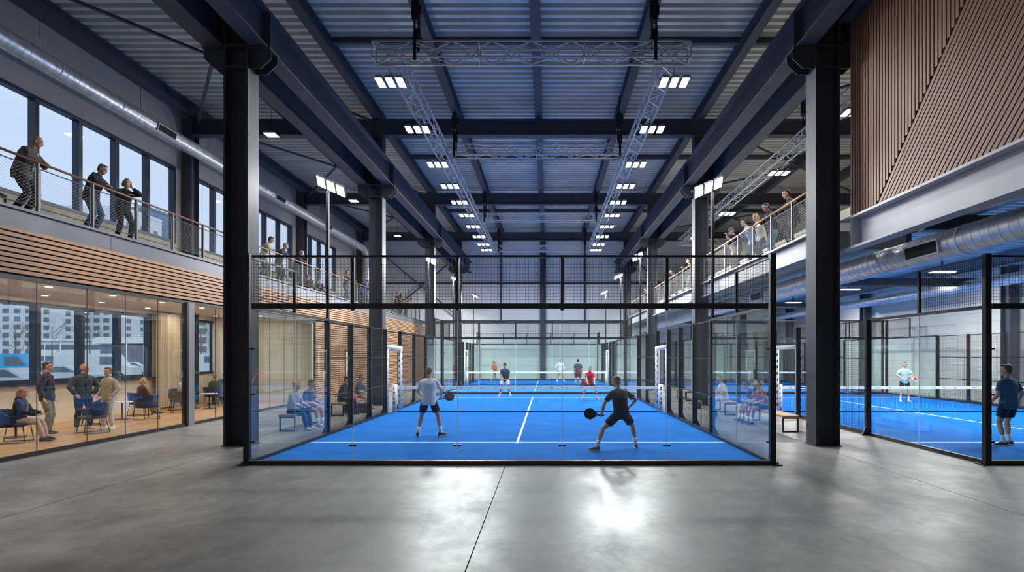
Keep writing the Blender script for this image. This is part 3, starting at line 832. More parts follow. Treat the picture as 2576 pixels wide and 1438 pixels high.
    for xx, sx in ((x0, 1), (x1, -1)):
        px = xx + sx * 0.12
        po = MB().tube([(px, ym, 0.014), (px, ym, 1.03)], 0.09, 10).build('net_post', 'pad', nn, smooth=True)
        ik = MB()
        for q in range(5): glyphs(ik, (px - 0.03, ym - 0.095, 0.12 + q * 0.18), (1, 0, 0), (0, 0, 1), 1, 0.1, (0, 0.02, 0))
        ik.build('printed_marks', 'ink', po)
    a, b = x0 + 0.21, x1 - 0.21
    MB().box(a, b, ym - 0.008, ym + 0.008, 0.86, 0.96).build('net_band', 'line', nn)
    MB().box(a, b, ym - 0.01, ym + 0.01, 0.02, 0.06).build('net_hem', 'rubber', nn)
    mb = MB(); L = b - a; n = int(L / 0.05); t = 0.003
    for i in range(n + 1): mb.box(a + L*i/n - t/2, a + L*i/n + t/2, ym - t/2, ym + t/2, 0.06, 0.86)
    for j in range(17): mb.box(a, b, ym - t/2, ym + t/2, 0.06 + 0.05*j - t/2, 0.06 + 0.05*j + t/2)
    mb.build('netting', 'navy_black', nn)
    ik = MB(); x = a + 0.25
    while x < b - 0.5:
        k = random.randint(3, 6); glyphs(ik, (x, ym - 0.0085, 0.89), (1, 0, 0), (0, 0, 1), k, 0.042, (0, -0.001, 0)); x += k * 0.04 + random.choice((0.25, 0.4, 0.55))
    ik.build('printed_marks', 'ink', nn)
    return c
court(-5.71, 10.87, 20.0, 'blue padel court nearest the camera, glass and mesh walls around four players', 'net across the nearest blue court, dark mesh under a white band', (20.15, 22.2), None)
court(-5.71, 31.25, 17.0, 'blue padel court standing behind the nearest one, in front of the pale end wall', 'net across the blue court behind the nearest one', (38.9, 40.7), None, 1)
court(8.43, 10.87, 20.0, 'blue padel court in the far hall beyond the gallery column', 'net across the blue court in the far hall', (19.0, 20.95), None)
court(8.43, 31.25, 17.0, 'blue padel court at the end of the far hall', 'net across the court at the end of the far hall', (38.9, 40.7), None, 1, ())

# ================================================================== lighting
def box_truss(mb, brace, p, q, s, bay=0.5):
    """square truss between centre points p and q"""
    p = Vector(p); q = Vector(q); d = (q - p).normalized(); u = Vector((0, 0, 1)); a = d.cross(u).normalized() * s / 2; b = u * s / 2
    cs = [(-1, -1), (1, -1), (1, 1), (-1, 1)]; L = (q - p).length; n = max(2, round(L / bay))
    for i, j in cs: mb.tube([p + a*i + b*j, q + a*i + b*j], 0.03, 8)
    for k in range(n):
        t0 = p + d * (L * k / n); t1 = p + d * (L * (k + 1) / n)
        for e in range(4):
            c0 = cs[e]; c1 = cs[(e + 1) % 4]
            if (k + e) % 2: c0, c1 = c1, c0
            brace.tube([t0 + a*c0[0] + b*c0[1], t1 + a*c1[0] + b*c1[1]], 0.016, 5, False)
    for t in [p, q] + [p + d * (L * m_ / max(1, round(L / 3))) for m_ in range(1, round(L / 3))]:
        for e in range(4):
            c0 = cs[e]; c1 = cs[(e + 1) % 4]
            brace.tube([t + a*c0[0] + b*c0[1], t + a*c1[0] + b*c1[1]], 0.016, 5, False)
TZ = 9.85; TXL, TXR = -3.99, 3.2
CY = [14.6, 21.6, 32.0, 41.3]
def truss_part(parent, p, q, s):
    mb = MB(); br = MB(); box_truss(mb, br, p, q, s)
    o = mb.build('truss_chords', 'alu', parent, smooth=True); br.build('bracing', 'alu', o)
rig = thing('lighting_truss', 'aluminium box truss grid hung over the courts, two long runs and four cross pieces', 'lighting truss', (-0.4, 28, TZ - 0.2))
S = 0.4
truss_part(rig, (TXL, CY[0] + 0.25, TZ), (TXL, 42.2, TZ), S); truss_part(rig, (TXR, CY[0] + 0.25, TZ), (TXR, 42.2, TZ), S)
truss_part(rig, (TXL - 0.45, CY[0], TZ + 0.0), (TXR + 0.45, CY[0], TZ + 0.0), S)
for y in CY[1:]: truss_part(rig, (TXL + 0.22, y, TZ), (TXR - 0.22, y, TZ), S)
rig2 = thing('lighting_truss', 'aluminium box truss over the gallery floor beyond the gallery-side columns', 'lighting truss', (9.2, 26, TZ - 0.2))
truss_part(rig2, (9.2, 14.4, TZ), (9.2, 39, TZ), S); truss_part(rig2, (9.42, 39, TZ), (13.0, 39, TZ), S)
def hoist(x, y, label):
    h = thing('chain_hoist', label, 'chain hoist', (x, y, TZ))
    b = MB(); zt = TZ + 0.25
    b.box(x - 0.09, x + 0.09, y - 0.11, y + 0.11, zt + 0.55, zt + 1.15).box(x - 0.12, x - 0.09, y - 0.06, y + 0.06, zt + 0.62, zt + 1.05).box(x - 0.04, x + 0.13, y - 0.05, y + 0.05, zt + 0.72, zt + 0.98)
    b.tube([(x, y, zt + 1.15), (x, y, zt + 1.25)], 0.05, 8); b.build('motor_body', 'chain', h)
    MB().tube([(x, y, zt + 1.25), (x, y, 11.95 if y != 14.6 else 12.02)], 0.018, 6).build('load_chain', 'chain', h)
    MB().tube([(x + 0.05, y + 0.03, zt + 0.6), (x + 0.08, y, zt + 0.2), (x + 0.04, y, zt - 0.25)], 0.03, 6).tube([(x - 0.05, y, zt + 0.56), (x - 0.06, y, zt + 0.2), (x, y, zt - 0.05)], 0.025, 6).build('chain_bag', 'chain', h)
    MB().box(x - 0.05, x + 0.05, y - 0.24, y + 0.24, TZ + 0.2, TZ + 0.25).box(x - 0.04, x + 0.04, y - 0.03, y + 0.03, TZ + 0.25, TZ + 0.62).box(x - 0.04, x + 0.04, y - 0.24, y - 0.2, TZ - 0.3, TZ + 0.2).build('truss_clamp', 'chain', h)
ordn = ['nearest', 'second', 'third', 'furthest']
for i, y in enumerate(CY):
    hoist(-3.35 if i == 0 else -3.5, y, 'black chain hoist holding the %s cross truss at its lounge end' % ordn[i])
    hoist(2.75 if i == 0 else 2.75, y, 'black chain hoist holding the %s cross truss at its gallery end' % ordn[i])
hoist(9.2, 20.3, 'black chain hoist over the truss above the gallery spectators')
# floodlights: three lit faces in a row
def floodlight(name, label, group, loc, rz, tilt, w=0.2, l=0.5, power=900, gap=0.075, hang=0.25, cat='floodlight'):
    f = thing(name, label, cat, loc, 0, group)
    R = Matrix.Rotation(rz, 4, 'Z') @ Matrix.Rotation(tilt, 4, 'X')
    def tr(mb): mb.v = [tuple(R @ Vector(v)) for v in mb.v]; return mb
    tr(MB().box(-1.5*w - gap - 0.02, 1.5*w + gap + 0.02, -0.03, 0.03, 0.055, 0.1)).build('crossbar', 'steel_light', f, local=True)
    for k in (-1, 0, 1):
        cx = k * (w + gap)
        hb = MB().box(cx - w/2, cx + w/2, -l/2, l/2, 0.0, 0.045)
        for q in range(5): hb.box(cx - w/2 + 0.01, cx + w/2 - 0.01, -l/2 + 0.03 + q*l/5.2, -l/2 + 0.045 + q*l/5.2, 0.045, 0.085)
        ho = tr(hb).build('housing', 'steel_light', f, local=True)
        tr(MB().box(cx - w/2 + 0.012, cx + w/2 - 0.012, -l/2 + 0.012, l/2 - 0.012, -0.006, -0.0005)).build('lamp_face', 'lamp_face', ho, local=True)
    if hang: 
        t = R @ Vector((0, 0, 0.09))
        MB().tube([t, Vector((t.x, t.y, t.z + hang))], 0.02, 6).build('hanging_bracket', 'chain', f, local=True)
    for k in (-1, 0, 1):
        al = area_light('floodlight_glow', (0, 0, 0), w - 0.03, power / 3, None, (0, 0, 0), (0.97, 0.985, 1.0), l - 0.03)
        al.parent = f; al.matrix_local = Matrix.Translation(R @ Vector((k * (w + gap), 0, -0.012))) @ R
    return f
DS = [15.3, 18.5, 21.9, 24.7, 27.3, 29.8, 32.4, 35.2, 37.6, 39.6]
od = ['nearest', 'second', 'third', 'fourth', 'fifth', 'sixth', 'seventh', 'eighth', 'ninth', 'furthest']
for i, y in enumerate(DS):
    floodlight('truss_floodlight', '%s triple floodlight under the long truss on the lounge side' % od[i], 'triple floodlights under the truss grid', (TXL - 0.22, y, TZ - 0.42), 0, -0.05, power=250 if y < 26 else 430, hang=0.17)
    floodlight('truss_floodlight', '%s triple floodlight under the long truss on the gallery side' % od[i], 'triple floodlights under the truss grid', (TXR + 0.22, y, TZ - 0.42), 0, -0.05, power=250 if y < 26 else 430, hang=0.17)
for i, y in enumerate([17.2, 22.9, 29.5, 35.5]):
    floodlight('truss_floodlight', '%s triple floodlight under the truss beyond the gallery' % od[i], 'triple floodlights beyond the gallery', (9.35, y, TZ - 0.42), 0, -0.05, power=220, hang=0.17)
def lamp_pole(x, y, zt, label, sx, n=3, pw=330, ny=-0.5):
    p = thing('floodlight_pole', label, 'floodlight pole', (x, y, 0))
    MB().box(x - 0.035, x + 0.035, y - 0.035, y + 0.035, 0, zt).build('pole', 'black', p)
    MB().box(x - 0.12, x + 0.12, y - 0.1, y + 0.1, 0, 0.015).build('base_plate', 'black', p)
    arm = Vector((-sx * 0.5, -0.28, 0.0))
    hc = Vector((x, y, zt)) + Vector((-sx * 0.2, -0.12, 0.16))
    # three lit heads on a slanting bar, facing down over the court
    dirv = Vector((-sx * 0.86, -0.1, -0.40)).normalized()
    bar_a = hc - dirv * 0.15 * n; bar_b = hc + dirv * 0.15 * n
    MB().bar(bar_a, bar_b, 0.05, 0.05).bar((x, y, zt - 0.02), hc, 0.05).build('crossbar', 'steel_light', p)
    nrm = Vector((-sx * 0.3, ny, -0.8)); nrm = (nrm - dirv * nrm.dot(dirv)).normalized()
    sd = nrm.cross(dirv).normalized()
    for k in range(n):
        c = hc + dirv * ((k - (n - 1) / 2) * 0.3) + nrm * 0.06
        b = MB(); bw, bl = 0.125, 0.17
        b.prism([c - dirv*bw - sd*bl, c + dirv*bw - sd*bl, c + dirv*bw + sd*bl, c - dirv*bw + sd*bl], nrm * 0.06)
        ho = b.build('housing', 'steel_light', p)
        c2 = c + nrm * 0.061; bw *= 0.9; bl *= 0.92
        MB().prism([c2 - dirv*bw - sd*bl, c2 + dirv*bw - sd*bl, c2 + dirv*bw + sd*bl, c2 - dirv*bw + sd*bl], nrm * 0.006).build('lamp_face', 'lamp_face', ho)
        al = area_light('floodlight_glow', c + nrm * 0.072, 0.22, pw / n, p, (0, 0, 0), (0.98, 0.99, 1.0))
        al.rotation_mode = 'QUATERNION'; al.rotation_quaternion = nrm.to_track_quat('-Z', 'Y')
lamp_pole(-5.9, 15.3, 6.5, 'tall floodlight pole at the nearest court, lounge side, near end', -1, 3, 140)
lamp_pole(4.48, 15.4, 6.5, 'tall floodlight pole at the nearest court, gallery side, near end', 1, 3, 140)
lamp_pole(-5.9, 28.3, 6.7, 'tall floodlight pole at the nearest court, lounge side, far end', -1, 2, 420)
lamp_pole(4.48, 27.3, 6.7, 'tall floodlight pole at the nearest court, gallery side, far end', 1, 2, 420)
lamp_pole(-5.9, 35.8, 6.8, 'floodlight pole at the court behind, lounge side, near end', -1, 2, 800, -0.2)
lamp_pole(4.48, 34.6, 6.8, 'floodlight pole at the court behind, gallery side, near end', 1, 2, 800, -0.2)
lamp_pole(-5.9, 45.6, 6.8, 'floodlight pole at the court behind, lounge side, far end', -1, 2, 800, -0.2)
lamp_pole(4.48, 43.35, 6.8, 'floodlight pole at the court behind, gallery side, far end', 1, 2, 800, -0.2)
for i, (y) in enumerate((23.4, 33.4, 43.2)):
    b = thing('high_bay_lamp', '%s flat square lamp hanging above the balcony' % ['nearest', 'middle', 'furthest'][i], 'lamp', (-11.35, y, 11.15))
    MB().box(-0.24, 0.24, -0.24, 0.24, 0.01, 0.07).build('housing', 'steel_light', b, local=True)
    MB().box(-0.22, 0.22, -0.22, 0.22, 0.0, 0.009).build('lamp_face', 'lamp_face', b, local=True)
    MB().tube([(0, 0, 0.07), (0, 0, 1.34)], 0.008, 5).build('hanging_cord', 'chain', b, local=True)
    area_light('lamp_glow', (-11.35, y, 11.13), 0.44, 60, b)
k = 0
for x in (-12.45, -14.4):
    for i, y in enumerate((10.2, 12.2, 14.2, 16.3, 18.4, 20.5, 22.6, 24.7)):
        k += 1
        d = thing('downlight', 'small round downlight in the lounge ceiling, %s of the row %s' % (od[i] if i < 7 else 'last', 'near the glazing' if x > -13 else 'near the windows'), 'downlight', (x, y, 3.8), 0, 'round downlights in the lounge ceiling')
        MB().tube([(0, 0, 0.0), (0, 0, 0.02)], 0.1, 16).build('rim', 'white', d, local=True)
        MB().tube([(0, 0, -0.004), (0, 0, -0.0005)], 0.08, 16).build('lamp_face', 'down_face', d, local=True)
        area_light('downlight_glow', (x, y, 3.79), 0.15, 24, d, color=(1, 0.88, 0.74), disk=True)
for i, (x, y) in enumerate(((14.6, 21.0), (14.1, 26.5), (14.4, 15.0), (14.3, 33.0), (14.3, 40.0))):
    b = thing('high_bay_lamp', 'oblong floodlight under the far hall ceiling, %s' % ['second along', 'third along', 'closest to the camera', 'fourth along', 'last along'][i], 'lamp', (x, y, 5.15))
    MB().box(-0.45, 0.45, -0.16, 0.16, 0.012, 0.08).build('housing', 'steel_light', b, local=True)
    MB().box(-0.42, 0.42, -0.14, 0.14, 0.0, 0.011).build('lamp_face', 'lamp_face', b, local=True)
    MB().box(-0.02, 0.02, -0.02, 0.02, 0.08, 0.8).build('hanging_bracket', 'chain', b, local=True)
    area_light('lamp_glow', (x, y, 5.13), 0.84, 560, b, size_y=0.28)
for i, (x, y) in enumerate(((11.4, 18.0), (17.0, 18.0), (11.4, 24.5), (17.0, 24.5), (11.4, 36), (17.0, 36))):
    b = thing('linear_lamp', 'slim strip lamp under the far hall ceiling, %s' % ['inner row near', 'outer row near', 'inner row middle', 'outer row middle', 'inner row far', 'outer row far'][i], 'lamp', (x, y, 5.4))
    MB().box(-0.9, 0.9, -0.05, 0.05, 0.012, 0.06).build('housing', 'white', b, local=True)
    MB().box(-0.88, 0.88, -0.04, 0.04, 0.0, 0.011).build('lamp_face', 'tube_face', b, local=True)
    MB().box(-0.7, -0.69, -0.01, 0.01, 0.06, 0.55).box(0.69, 0.7, -0.01, 0.01, 0.06, 0.55).build('hanging_cord', 'chain', b, local=True)
    area_light('lamp_glow', (x, y, 5.38), 1.7, 330, b, size_y=0.1)
# ================================================================== people
for k, c in dict(skin=(206, 158, 132), skin_tan=(176, 124, 98), skin_pale=(222, 178, 156), sock=(232, 232, 234), hair_brown=(84, 64, 48), hair_dark=(36, 30, 28), hair_grey=(136, 132, 128),
                 hair_blonde=(186, 156, 112), hair_red=(164, 98, 60), hair_sandy=(130, 106, 78), eye=(30, 26, 26), lip=(168, 96, 88)).items():
    M[k] = mat(k.replace('_', ' '), c, 0.6, 0, 0.06 if 'hair' in k else 0.03, 30 if 'hair' in k else 8)
CLOTH = {}
def cloth(rgb):
    if rgb not in CLOTH: CLOTH[rgb] = mat('cloth %d %d %d' % rgb, rgb, 0.9, 0, 0.08, 9, sheen=0.15)
    return CLOTH[rgb]
fold = bpy.data.textures.new('cloth_folds', 'CLOUDS'); fold.noise_scale = 0.11; fold.noise_depth = 1
def fuse(o, voxel, smooth=2, disp=0.0):
    m = o.modifiers.new('fuse', 'REMESH'); m.mode = 'VOXEL'; m.voxel_size = voxel; m.use_smooth_shade = True
    s = o.modifiers.new('soften', 'SMOOTH'); s.iterations = smooth; s.factor = 0.5
    if disp:
        d = o.modifiers.new('folds', 'DISPLACE'); d.texture = fold; d.strength = disp; d.mid_level = 0.5; d.texture_coords = 'LOCAL'
    return o
def ik(a, t, l1, l2, hint):
    """middle joint of a two bone limb from a to t, bending towards hint"""
    a = Vector(a); t = Vector(t); d = t - a; L = d.length
    if L > (l1 + l2) * 0.995: t = a + d.normalized() * (l1 + l2) * 0.995; d = t - a; L = d.length
    if L < 0.05: L = 0.05
    x = (l1*l1 - l2*l2 + L*L) / (2*L); hgt = math.sqrt(max(l1*l1 - x*x, 1e-6)); dn = d.normalized()
    hn = Vector(hint); hn = hn - dn * hn.dot(dn)
    hn = hn.normalized() if hn.length > 1e-4 else Vector((0, 1, 0))
    return a + dn * x + hn * hgt, t
def ering(c, ax, ay, rx, ry, n=16, sq=1.0):
    r = []
    for k in range(n):
        t = 2 * PI * k / n; cx, sy = math.cos(t), math.sin(t)
        if sq != 1.0:
            cx = math.copysign(abs(cx) ** sq, cx); sy = math.copysign(abs(sy) ** sq, sy)
        r.append(c + ax * (rx * cx) + ay * (ry * sy))
    return r
def limb(mb, pts, rs, n=12): mb.tube(pts, rs, n)
def along(a, b, ts, rs):
    return [a.lerp(b, t) for t in ts], list(rs)

def person(label, loc, yaw, h=1.78, hip=None, lean=0.0, side=0.0, twist=0.0, head=(0, 0, 0), lh=None, rh=None, le=None, re=None,
           lf=(-0.12, 0.0), rf=(0.12, 0.0), fy=(0.12, -0.12), heel=(0, 0), top=('tee', (235, 235, 238)), bottom=('shorts', (30, 34, 44)), shoes=(240, 240, 240), skin='skin',
           hair=('short', 'hair_brown'), build=1.0, vox=0.014, knee=None, cat='person', group=None, sock=None, extra=None, curl=0.7, grip=(0, 0), pelvis_y=0.0, name='person'):
    k = h / 1.80
    root = thing(name, label, cat, loc, yaw, group)
    X, Yv, Z = Vector((1, 0, 0)), Vector((0, 1, 0)), Vector((0, 0, 1))
    hipz = (0.962 if hip is None else hip)
    P = Vector((0, pelvis_y, hipz)) * 1.0
    if hip is None: P.z *= k
    # torso frame: lean forwards, to the side, then twist
    R = Matrix.Rotation(twist, 3, 'Z') @ Matrix.Rotation(side, 3, 'Y') @ Matrix.Rotation(-lean, 3, 'X')
    up, rt, fw = R @ Z, R @ X, R @ Yv
    Rp = Matrix.Rotation(twist * 0.4, 3, 'Z') @ Matrix.Rotation(-lean * 0.35, 3, 'X'); prt, pfw, pup = Rp @ X, Rp @ Yv, Rp @ Z
    bd = build
    def sp(t):   # point along the spine, t in metres above the hips, bending in the lumbar part
        if t <= 0.12: return P + pup * (t * k)
        return P + pup * (0.12 * k) + up * ((t - 0.12) * k)
    C7 = sp(0.545); neck_top = C7 + up * (0.075 * k) + fw * (0.015 * k)
    hy, hp, hr = head
    Rh = Matrix.Rotation(twist + hy, 3, 'Z') @ Matrix.Rotation(-(lean * 0.35 + hp), 3, 'X') @ Matrix.Rotation(hr, 3, 'Y')
    hu, hrx, hf = Rh @ Z, Rh @ X, Rh @ Yv
    HC = neck_top + hu * (0.10 * k) + hf * (0.022 * k)
    shl = sp(0.462) - rt * 0.168 * k * (0.5 + 0.5 * bd); shr = sp(0.462) + rt * 0.168 * k * (0.5 + 0.5 * bd)
    hl = P - prt * 0.092 * k - pup * 0.03; hr_ = P + prt * 0.092 * k - pup * 0.03
    U, Fm, T, S_ = 0.285 * k, 0.255 * k, 0.435 * k, 0.425 * k
    def tgt(v, d): return Vector(v) * 1.0 if v is not None else Vector(d)
    lhp = tgt(lh, (-0.27 * k, 0.06, hipz * (1 if hip is None else 1) - 0.02)); rhp = tgt(rh, (0.27 * k, 0.06, hipz - 0.02))
    lel, lhp = ik(shl, lhp, U, Fm, le or (-0.5, -0.8, -0.4)); rel, rhp = ik(shr, rhp, U, Fm, re or (0.5, -0.8, -0.4))
    az = 0.085 * k
    la = Vector((lf[0], lf[1], az + heel[0] + (lf[2] if len(lf) > 2 else 0))); ra = Vector((rf[0], rf[1], az + heel[1] + (rf[2] if len(rf) > 2 else 0)))
    kn = knee or ((-0.15, 1, 0.1), (0.15, 1, 0.1))
    lk, la = ik(hl, la, T, S_, kn[0]); rk, ra = ik(hr_, ra, T, S_, kn[1])
    body = MB()
    # --- torso
    def torso(mb, e, lo=-0.10, hi=0.545, sections=None):
        sec = sections or [(-0.10, 0.135, 0.095), (-0.04, 0.172, 0.118), (0.05, 0.168, 0.115), (0.14, 0.147, 0.102), (0.23, 0.148, 0.104), (0.34, 0.168, 0.115), (0.42, 0.180, 0.112), (0.485, 0.165, 0.09), (0.53, 0.095, 0.07)]
        rg = []
        for t, a, b in sec:
            if t < lo - 1e-6 or t > hi + 1e-6: continue
            c = sp(t); m_ = min(1, max(0, t / 0.25)); axx = prt.lerp(rt, m_).normalized(); ayy = pfw.lerp(fw, m_).normalized()
            rg.append(ering(c, axx, ayy, (a * (0.4 + 0.6 * bd) + e) * k, (b * bd + e) * k, 20, 0.86))
        mb.rings(rg)
    torso(body, 0)
    def yoke(mb, e):   # the slope from the neck down to the shoulder joints
        for a in (shl, shr):
            m1 = C7.lerp(a, 0.45) + up * 0.008 * k
            mb.tube([C7 - up * 0.035 * k, m1 - up * 0.03 * k, a - up * 0.006 * k, a + (a - C7).normalized() * 0.018 * k - up * 0.012 * k], [(0.062 + e) * k, (0.052 + e) * k, (0.049 + e) * k, (0.03 + e) * k], 12)
    yoke(body, 0)
    body.tube([C7 - up * 0.04 * k, C7 + up * 0.01 * k, neck_top, neck_top + hu * 0.05 * k], [0.075 * k, 0.06 * k, 0.056 * k, 0.055 * k], 12)
    # --- head
    Rm = Matrix((hrx, hf, hu)).transposed()
    kh = k; k = k * 1.05
    def hp_(x, y, z): return HC + (hrx * x + hf * y + hu * z) * kh * 1.05
    body.ell(hp_(0, -0.012, 0.03), 0.076 * k, 0.094 * k, 0.092 * k, Rm, 18, 12)
    body.ell(hp_(0, 0.022, -0.03), 0.060 * k, 0.066 * k, 0.082 * k, Rm, 16, 10)
    body.ell(hp_(0, 0.058, -0.088), 0.026 * k, 0.024 * k, 0.02 * k, Rm, 10, 6)
    body.rings([ering(hp_(0, 0.086, 0.012), hrx, hu, 0.008*k, 0.006*k, 8), ering(hp_(0, 0.102, -0.018), hrx, hu, 0.013*k, 0.012*k, 8), ering(hp_(0, 0.108, -0.03), hrx, hu, 0.016*k, 0.008*k, 8), ering(hp_(0, 0.08, -0.036), hrx, hu, 0.012*k, 0.004*k, 8)])
    body.tube([hp_(-0.045, 0.068, 0.028), hp_(0, 0.086, 0.03), hp_(0.045, 0.068, 0.028)], 0.0085 * k, 6)
    for s in (-1, 1): body.ell(hp_(s * 0.078, -0.008, -0.005), 0.010 * k, 0.018 * k, 0.030 * k, Rm, 8, 6)
    k = kh
    # --- arms and hands
    for s, sh, el, ha, gr in ((-1, shl, lel, lhp, grip[0]), (1, shr, rel, rhp, grip[1])):
        body.tube([sh - (el - sh).normalized() * 0.03 * k, sh, sh.lerp(el, .35), sh.lerp(el, .8), el, el.lerp(ha, .25), el.lerp(ha, .75), ha],
                  [0.040*k, 0.051*k*bd, 0.049*k*bd, 0.041*k*bd, 0.039*k, 0.043*k*bd, 0.031*k, 0.027*k], 12)
        d = (ha - el).normalized(); pn = d.cross(Vector((s * 1.0, 0, 0)) if abs(d.x) < 0.8 else Vector((0, 1, 0)))
        pn = pn.normalized() if pn.length > 0.01 else Vector((0, 1, 0))
        sd = d.cross(pn).normalized()          # across the palm
        thumb_side = sd if sd.dot(Yv) + sd.dot(Vector((-s, 0, 0))) * 0.6 > 0 else -sd
        pn = thumb_side.cross(d) * (1 if s < 0 else -1)
        pl = 0.085 * k
        body.rings([ering(ha - d * 0.01, thumb_side, pn, 0.028*k, 0.020*k, 10), ering(ha + d * 0.03*k, thumb_side, pn, 0.037*k, 0.018*k, 10), ering(ha + d * pl, thumb_side, pn, 0.042*k, 0.014*k, 10), ering(ha + d * (pl + 0.008), thumb_side, pn, 0.036*k, 0.009*k, 10)])
        cu = curl if not gr else gr
        for q, (o_, ln) in enumerate(((0.031, 0.070), (0.011, 0.078), (-0.010, 0.073), (-0.030, 0.056))):
            b0 = ha + d * (pl - 0.006) + thumb_side * o_ * k; a1 = cu * 0.55; a2 = cu * 1.25; a3 = cu * 1.7
            f = lambda a: (d * math.cos(a) + pn * math.sin(a)).normalized()
            p1 = b0 + f(a1) * ln * 0.45 * k; p2 = p1 + f(a2) * ln * 0.32 * k; p3 = p2 + f(a3) * ln * 0.25 * k
            body.tube([b0, p1, p2, p3], [0.0098*k, 0.0092*k, 0.0085*k, 0.007*k], 7)
        tb = ha + d * 0.02 * k + thumb_side * 0.024 * k; td = (d * 0.65 + thumb_side * 0.7 + pn * 0.25).normalized(); t1 = tb + td * 0.04 * k; t2 = t1 + (d * 0.9 + pn * 0.4 * (1 + cu)).normalized() * 0.032 * k
        body.tube([tb, t1, t2], [0.014*k, 0.0115*k, 0.009*k], 8)
    # --- legs
    FD = []
    for s, hj, kj, aj, ya, hl_ in ((-1, hl, lk, la, fy[0], heel[0]), (1, hr_, rk, ra, fy[1], heel[1])):
        body.tube([hj + Vector((0, 0, 0.03)), hj, hj.lerp(kj, .35), hj.lerp(kj, .8), kj, kj.lerp(aj, .28), kj.lerp(aj, .7), aj],
                  [0.08*k, 0.088*k*bd, 0.080*k*bd, 0.058*k*bd, 0.052*k, 0.056*k*bd, 0.037*k, 0.033*k], 14)
        fd = Vector((math.sin(-ya), math.cos(ya), 0)); FD.append(fd)
        drop = -min(0.9, hl_ / 0.17) if hl_ else 0
        fdd = (fd * math.cos(drop) + Z * math.sin(drop)).normalized()
        body.rings([ering(aj - fd * 0.045*k - Z * 0.03*k, fd.cross(Z), Z, 0.026*k, 0.04*k, 10), ering(aj + fdd * 0.04*k - Z * 0.035*k, fd.cross(Z), Z, 0.036*k, 0.042*k, 10), ering(aj + fdd * 0.13*k - Z * 0.055*k, fd.cross(Z), Z, 0.042*k, 0.02*k, 10), ering(aj + fdd * 0.18*k - Z * 0.06*k, fd.cross(Z), Z, 0.028*k, 0.012*k, 10)])
    bo = fuse(body.build('body', skin, root, local=True), vox, 2 if vox > 0.01 else 3)
    # --- face parts
    if vox <= 0.014:
        for s in (-1, 1): MB().ell(hp_(s * 0.031, 0.073, 0.008), 0.0115 * k, 0.010 * k, 0.008 * k, Rm, 8, 6).build('eye', 'eye', bo, local=True, smooth=True)
        MB().ell(hp_(0, 0.079, -0.056), 0.022 * k, 0.009 * k, 0.006 * k, Rm, 10, 6).build('mouth', 'lip', bo, local=True, smooth=True)
        MB().tube([hp_(-0.048, 0.07, 0.034), hp_(-0.03, 0.082, 0.038), hp_(-0.014, 0.086, 0.034)], 0.004 * k, 5).tube([hp_(0.048, 0.07, 0.034), hp_(0.03, 0.082, 0.038), hp_(0.014, 0.086, 0.034)], 0.004 * k, 5).build('eyebrows', 'hair_dark' if 'grey' not in str(hair[1]) else 'hair_grey', bo, local=True)
    # --- hair
    if hair:
        hs, hc = hair; hb = MB()
        if hs == 'bald':
            hb.tube([hp_(0.078, -0.02, -0.02), hp_(0.068, -0.06, -0.02), hp_(0, -0.1, -0.03), hp_(-0.068, -0.06, -0.02), hp_(-0.078, -0.02, -0.02)], 0.016 * k, 8)
        else:
            hb.ell(hp_(0, -0.028, 0.043), 0.084 * k, 0.094 * k, 0.092 * k, Rm, 18, 12)
            hb.ell(hp_(0, 0.035, 0.098), 0.06 * k, 0.048 * k, 0.026 * k, Rm, 14, 8)
            hb.ell(hp_(0, -0.06, -0.01), 0.070 * k, 0.055 * k, 0.075 * k, Rm, 14, 8)
        if hs in ('long', 'bob'):
            dn = 0.17 if hs == 'long' else 0.10
            for s in (-1, 1): hb.tube([hp_(s*0.07, 0.0, 0.06), hp_(s*0.085, -0.005, 0.0), hp_(s*0.085, -0.01, -0.07), hp_(s*0.075, 0.0, -dn)], [0.02*k, 0.03*k, 0.032*k, 0.02*k], 8)
            hb.tube([hp_(0, -0.07, 0.05), hp_(0, -0.1, -0.03), hp_(0, -0.095, -dn - 0.02)], [0.05*k, 0.065*k, 0.045*k], 10)
        if hs == 'bun': hb.ell(hp_(0, -0.12, 0.06), 0.04*k, 0.04*k, 0.04*k, Rm, 10, 8)
        if hs == 'pony': hb.tube([hp_(0, -0.11, 0.04), hp_(0, -0.15, 0.02), hp_(0, -0.15, -0.1)], [0.02*k, 0.028*k, 0.012*k], 8)
        fuse(hb.build('hair', hc, root, local=True), max(0.009, vox), 2, 0.012)
        if hs == 'cap':
            cb = MB(); cb.rings([ering(hp_(0, -0.012, 0.052), hrx, hf, 0.09*k, 0.112*k), ering(hp_(0, -0.014, 0.10), hrx, hf, 0.082*k, 0.1*k), ering(hp_(0, -0.016, 0.135), hrx, hf, 0.045*k, 0.055*k), ering(hp_(0, -0.016, 0.142), hrx, hf, 0.008*k, 0.008*k)])
            cb.prism([hp_(-0.07, 0.07, 0.056), hp_(-0.055, 0.15, 0.048), hp_(0, 0.175, 0.046), hp_(0.055, 0.15, 0.048), hp_(0.07, 0.07, 0.056)], hu * 0.008)
            cb.build('cap', cloth(extra or (90, 88, 80)), root, local=True, smooth=False)
        if hs == 'headband': MB().rings([ering(hp_(0, -0.01, 0.045), hrx, hf, 0.086*k, 0.106*k), ering(hp_(0, -0.01, 0.078), hrx, hf, 0.084*k, 0.104*k)]).build('headband', cloth((20, 22, 30)), root, local=True, smooth=True)
    # --- top
    kind, col = top[:2]
    tm = MB(); e = {'tee': 0.014, 'polo': 0.014, 'shirt': 0.014, 'sweater': 0.022, 'jacket': 0.024, 'hoodie': 0.026}.get(kind, 0.015)
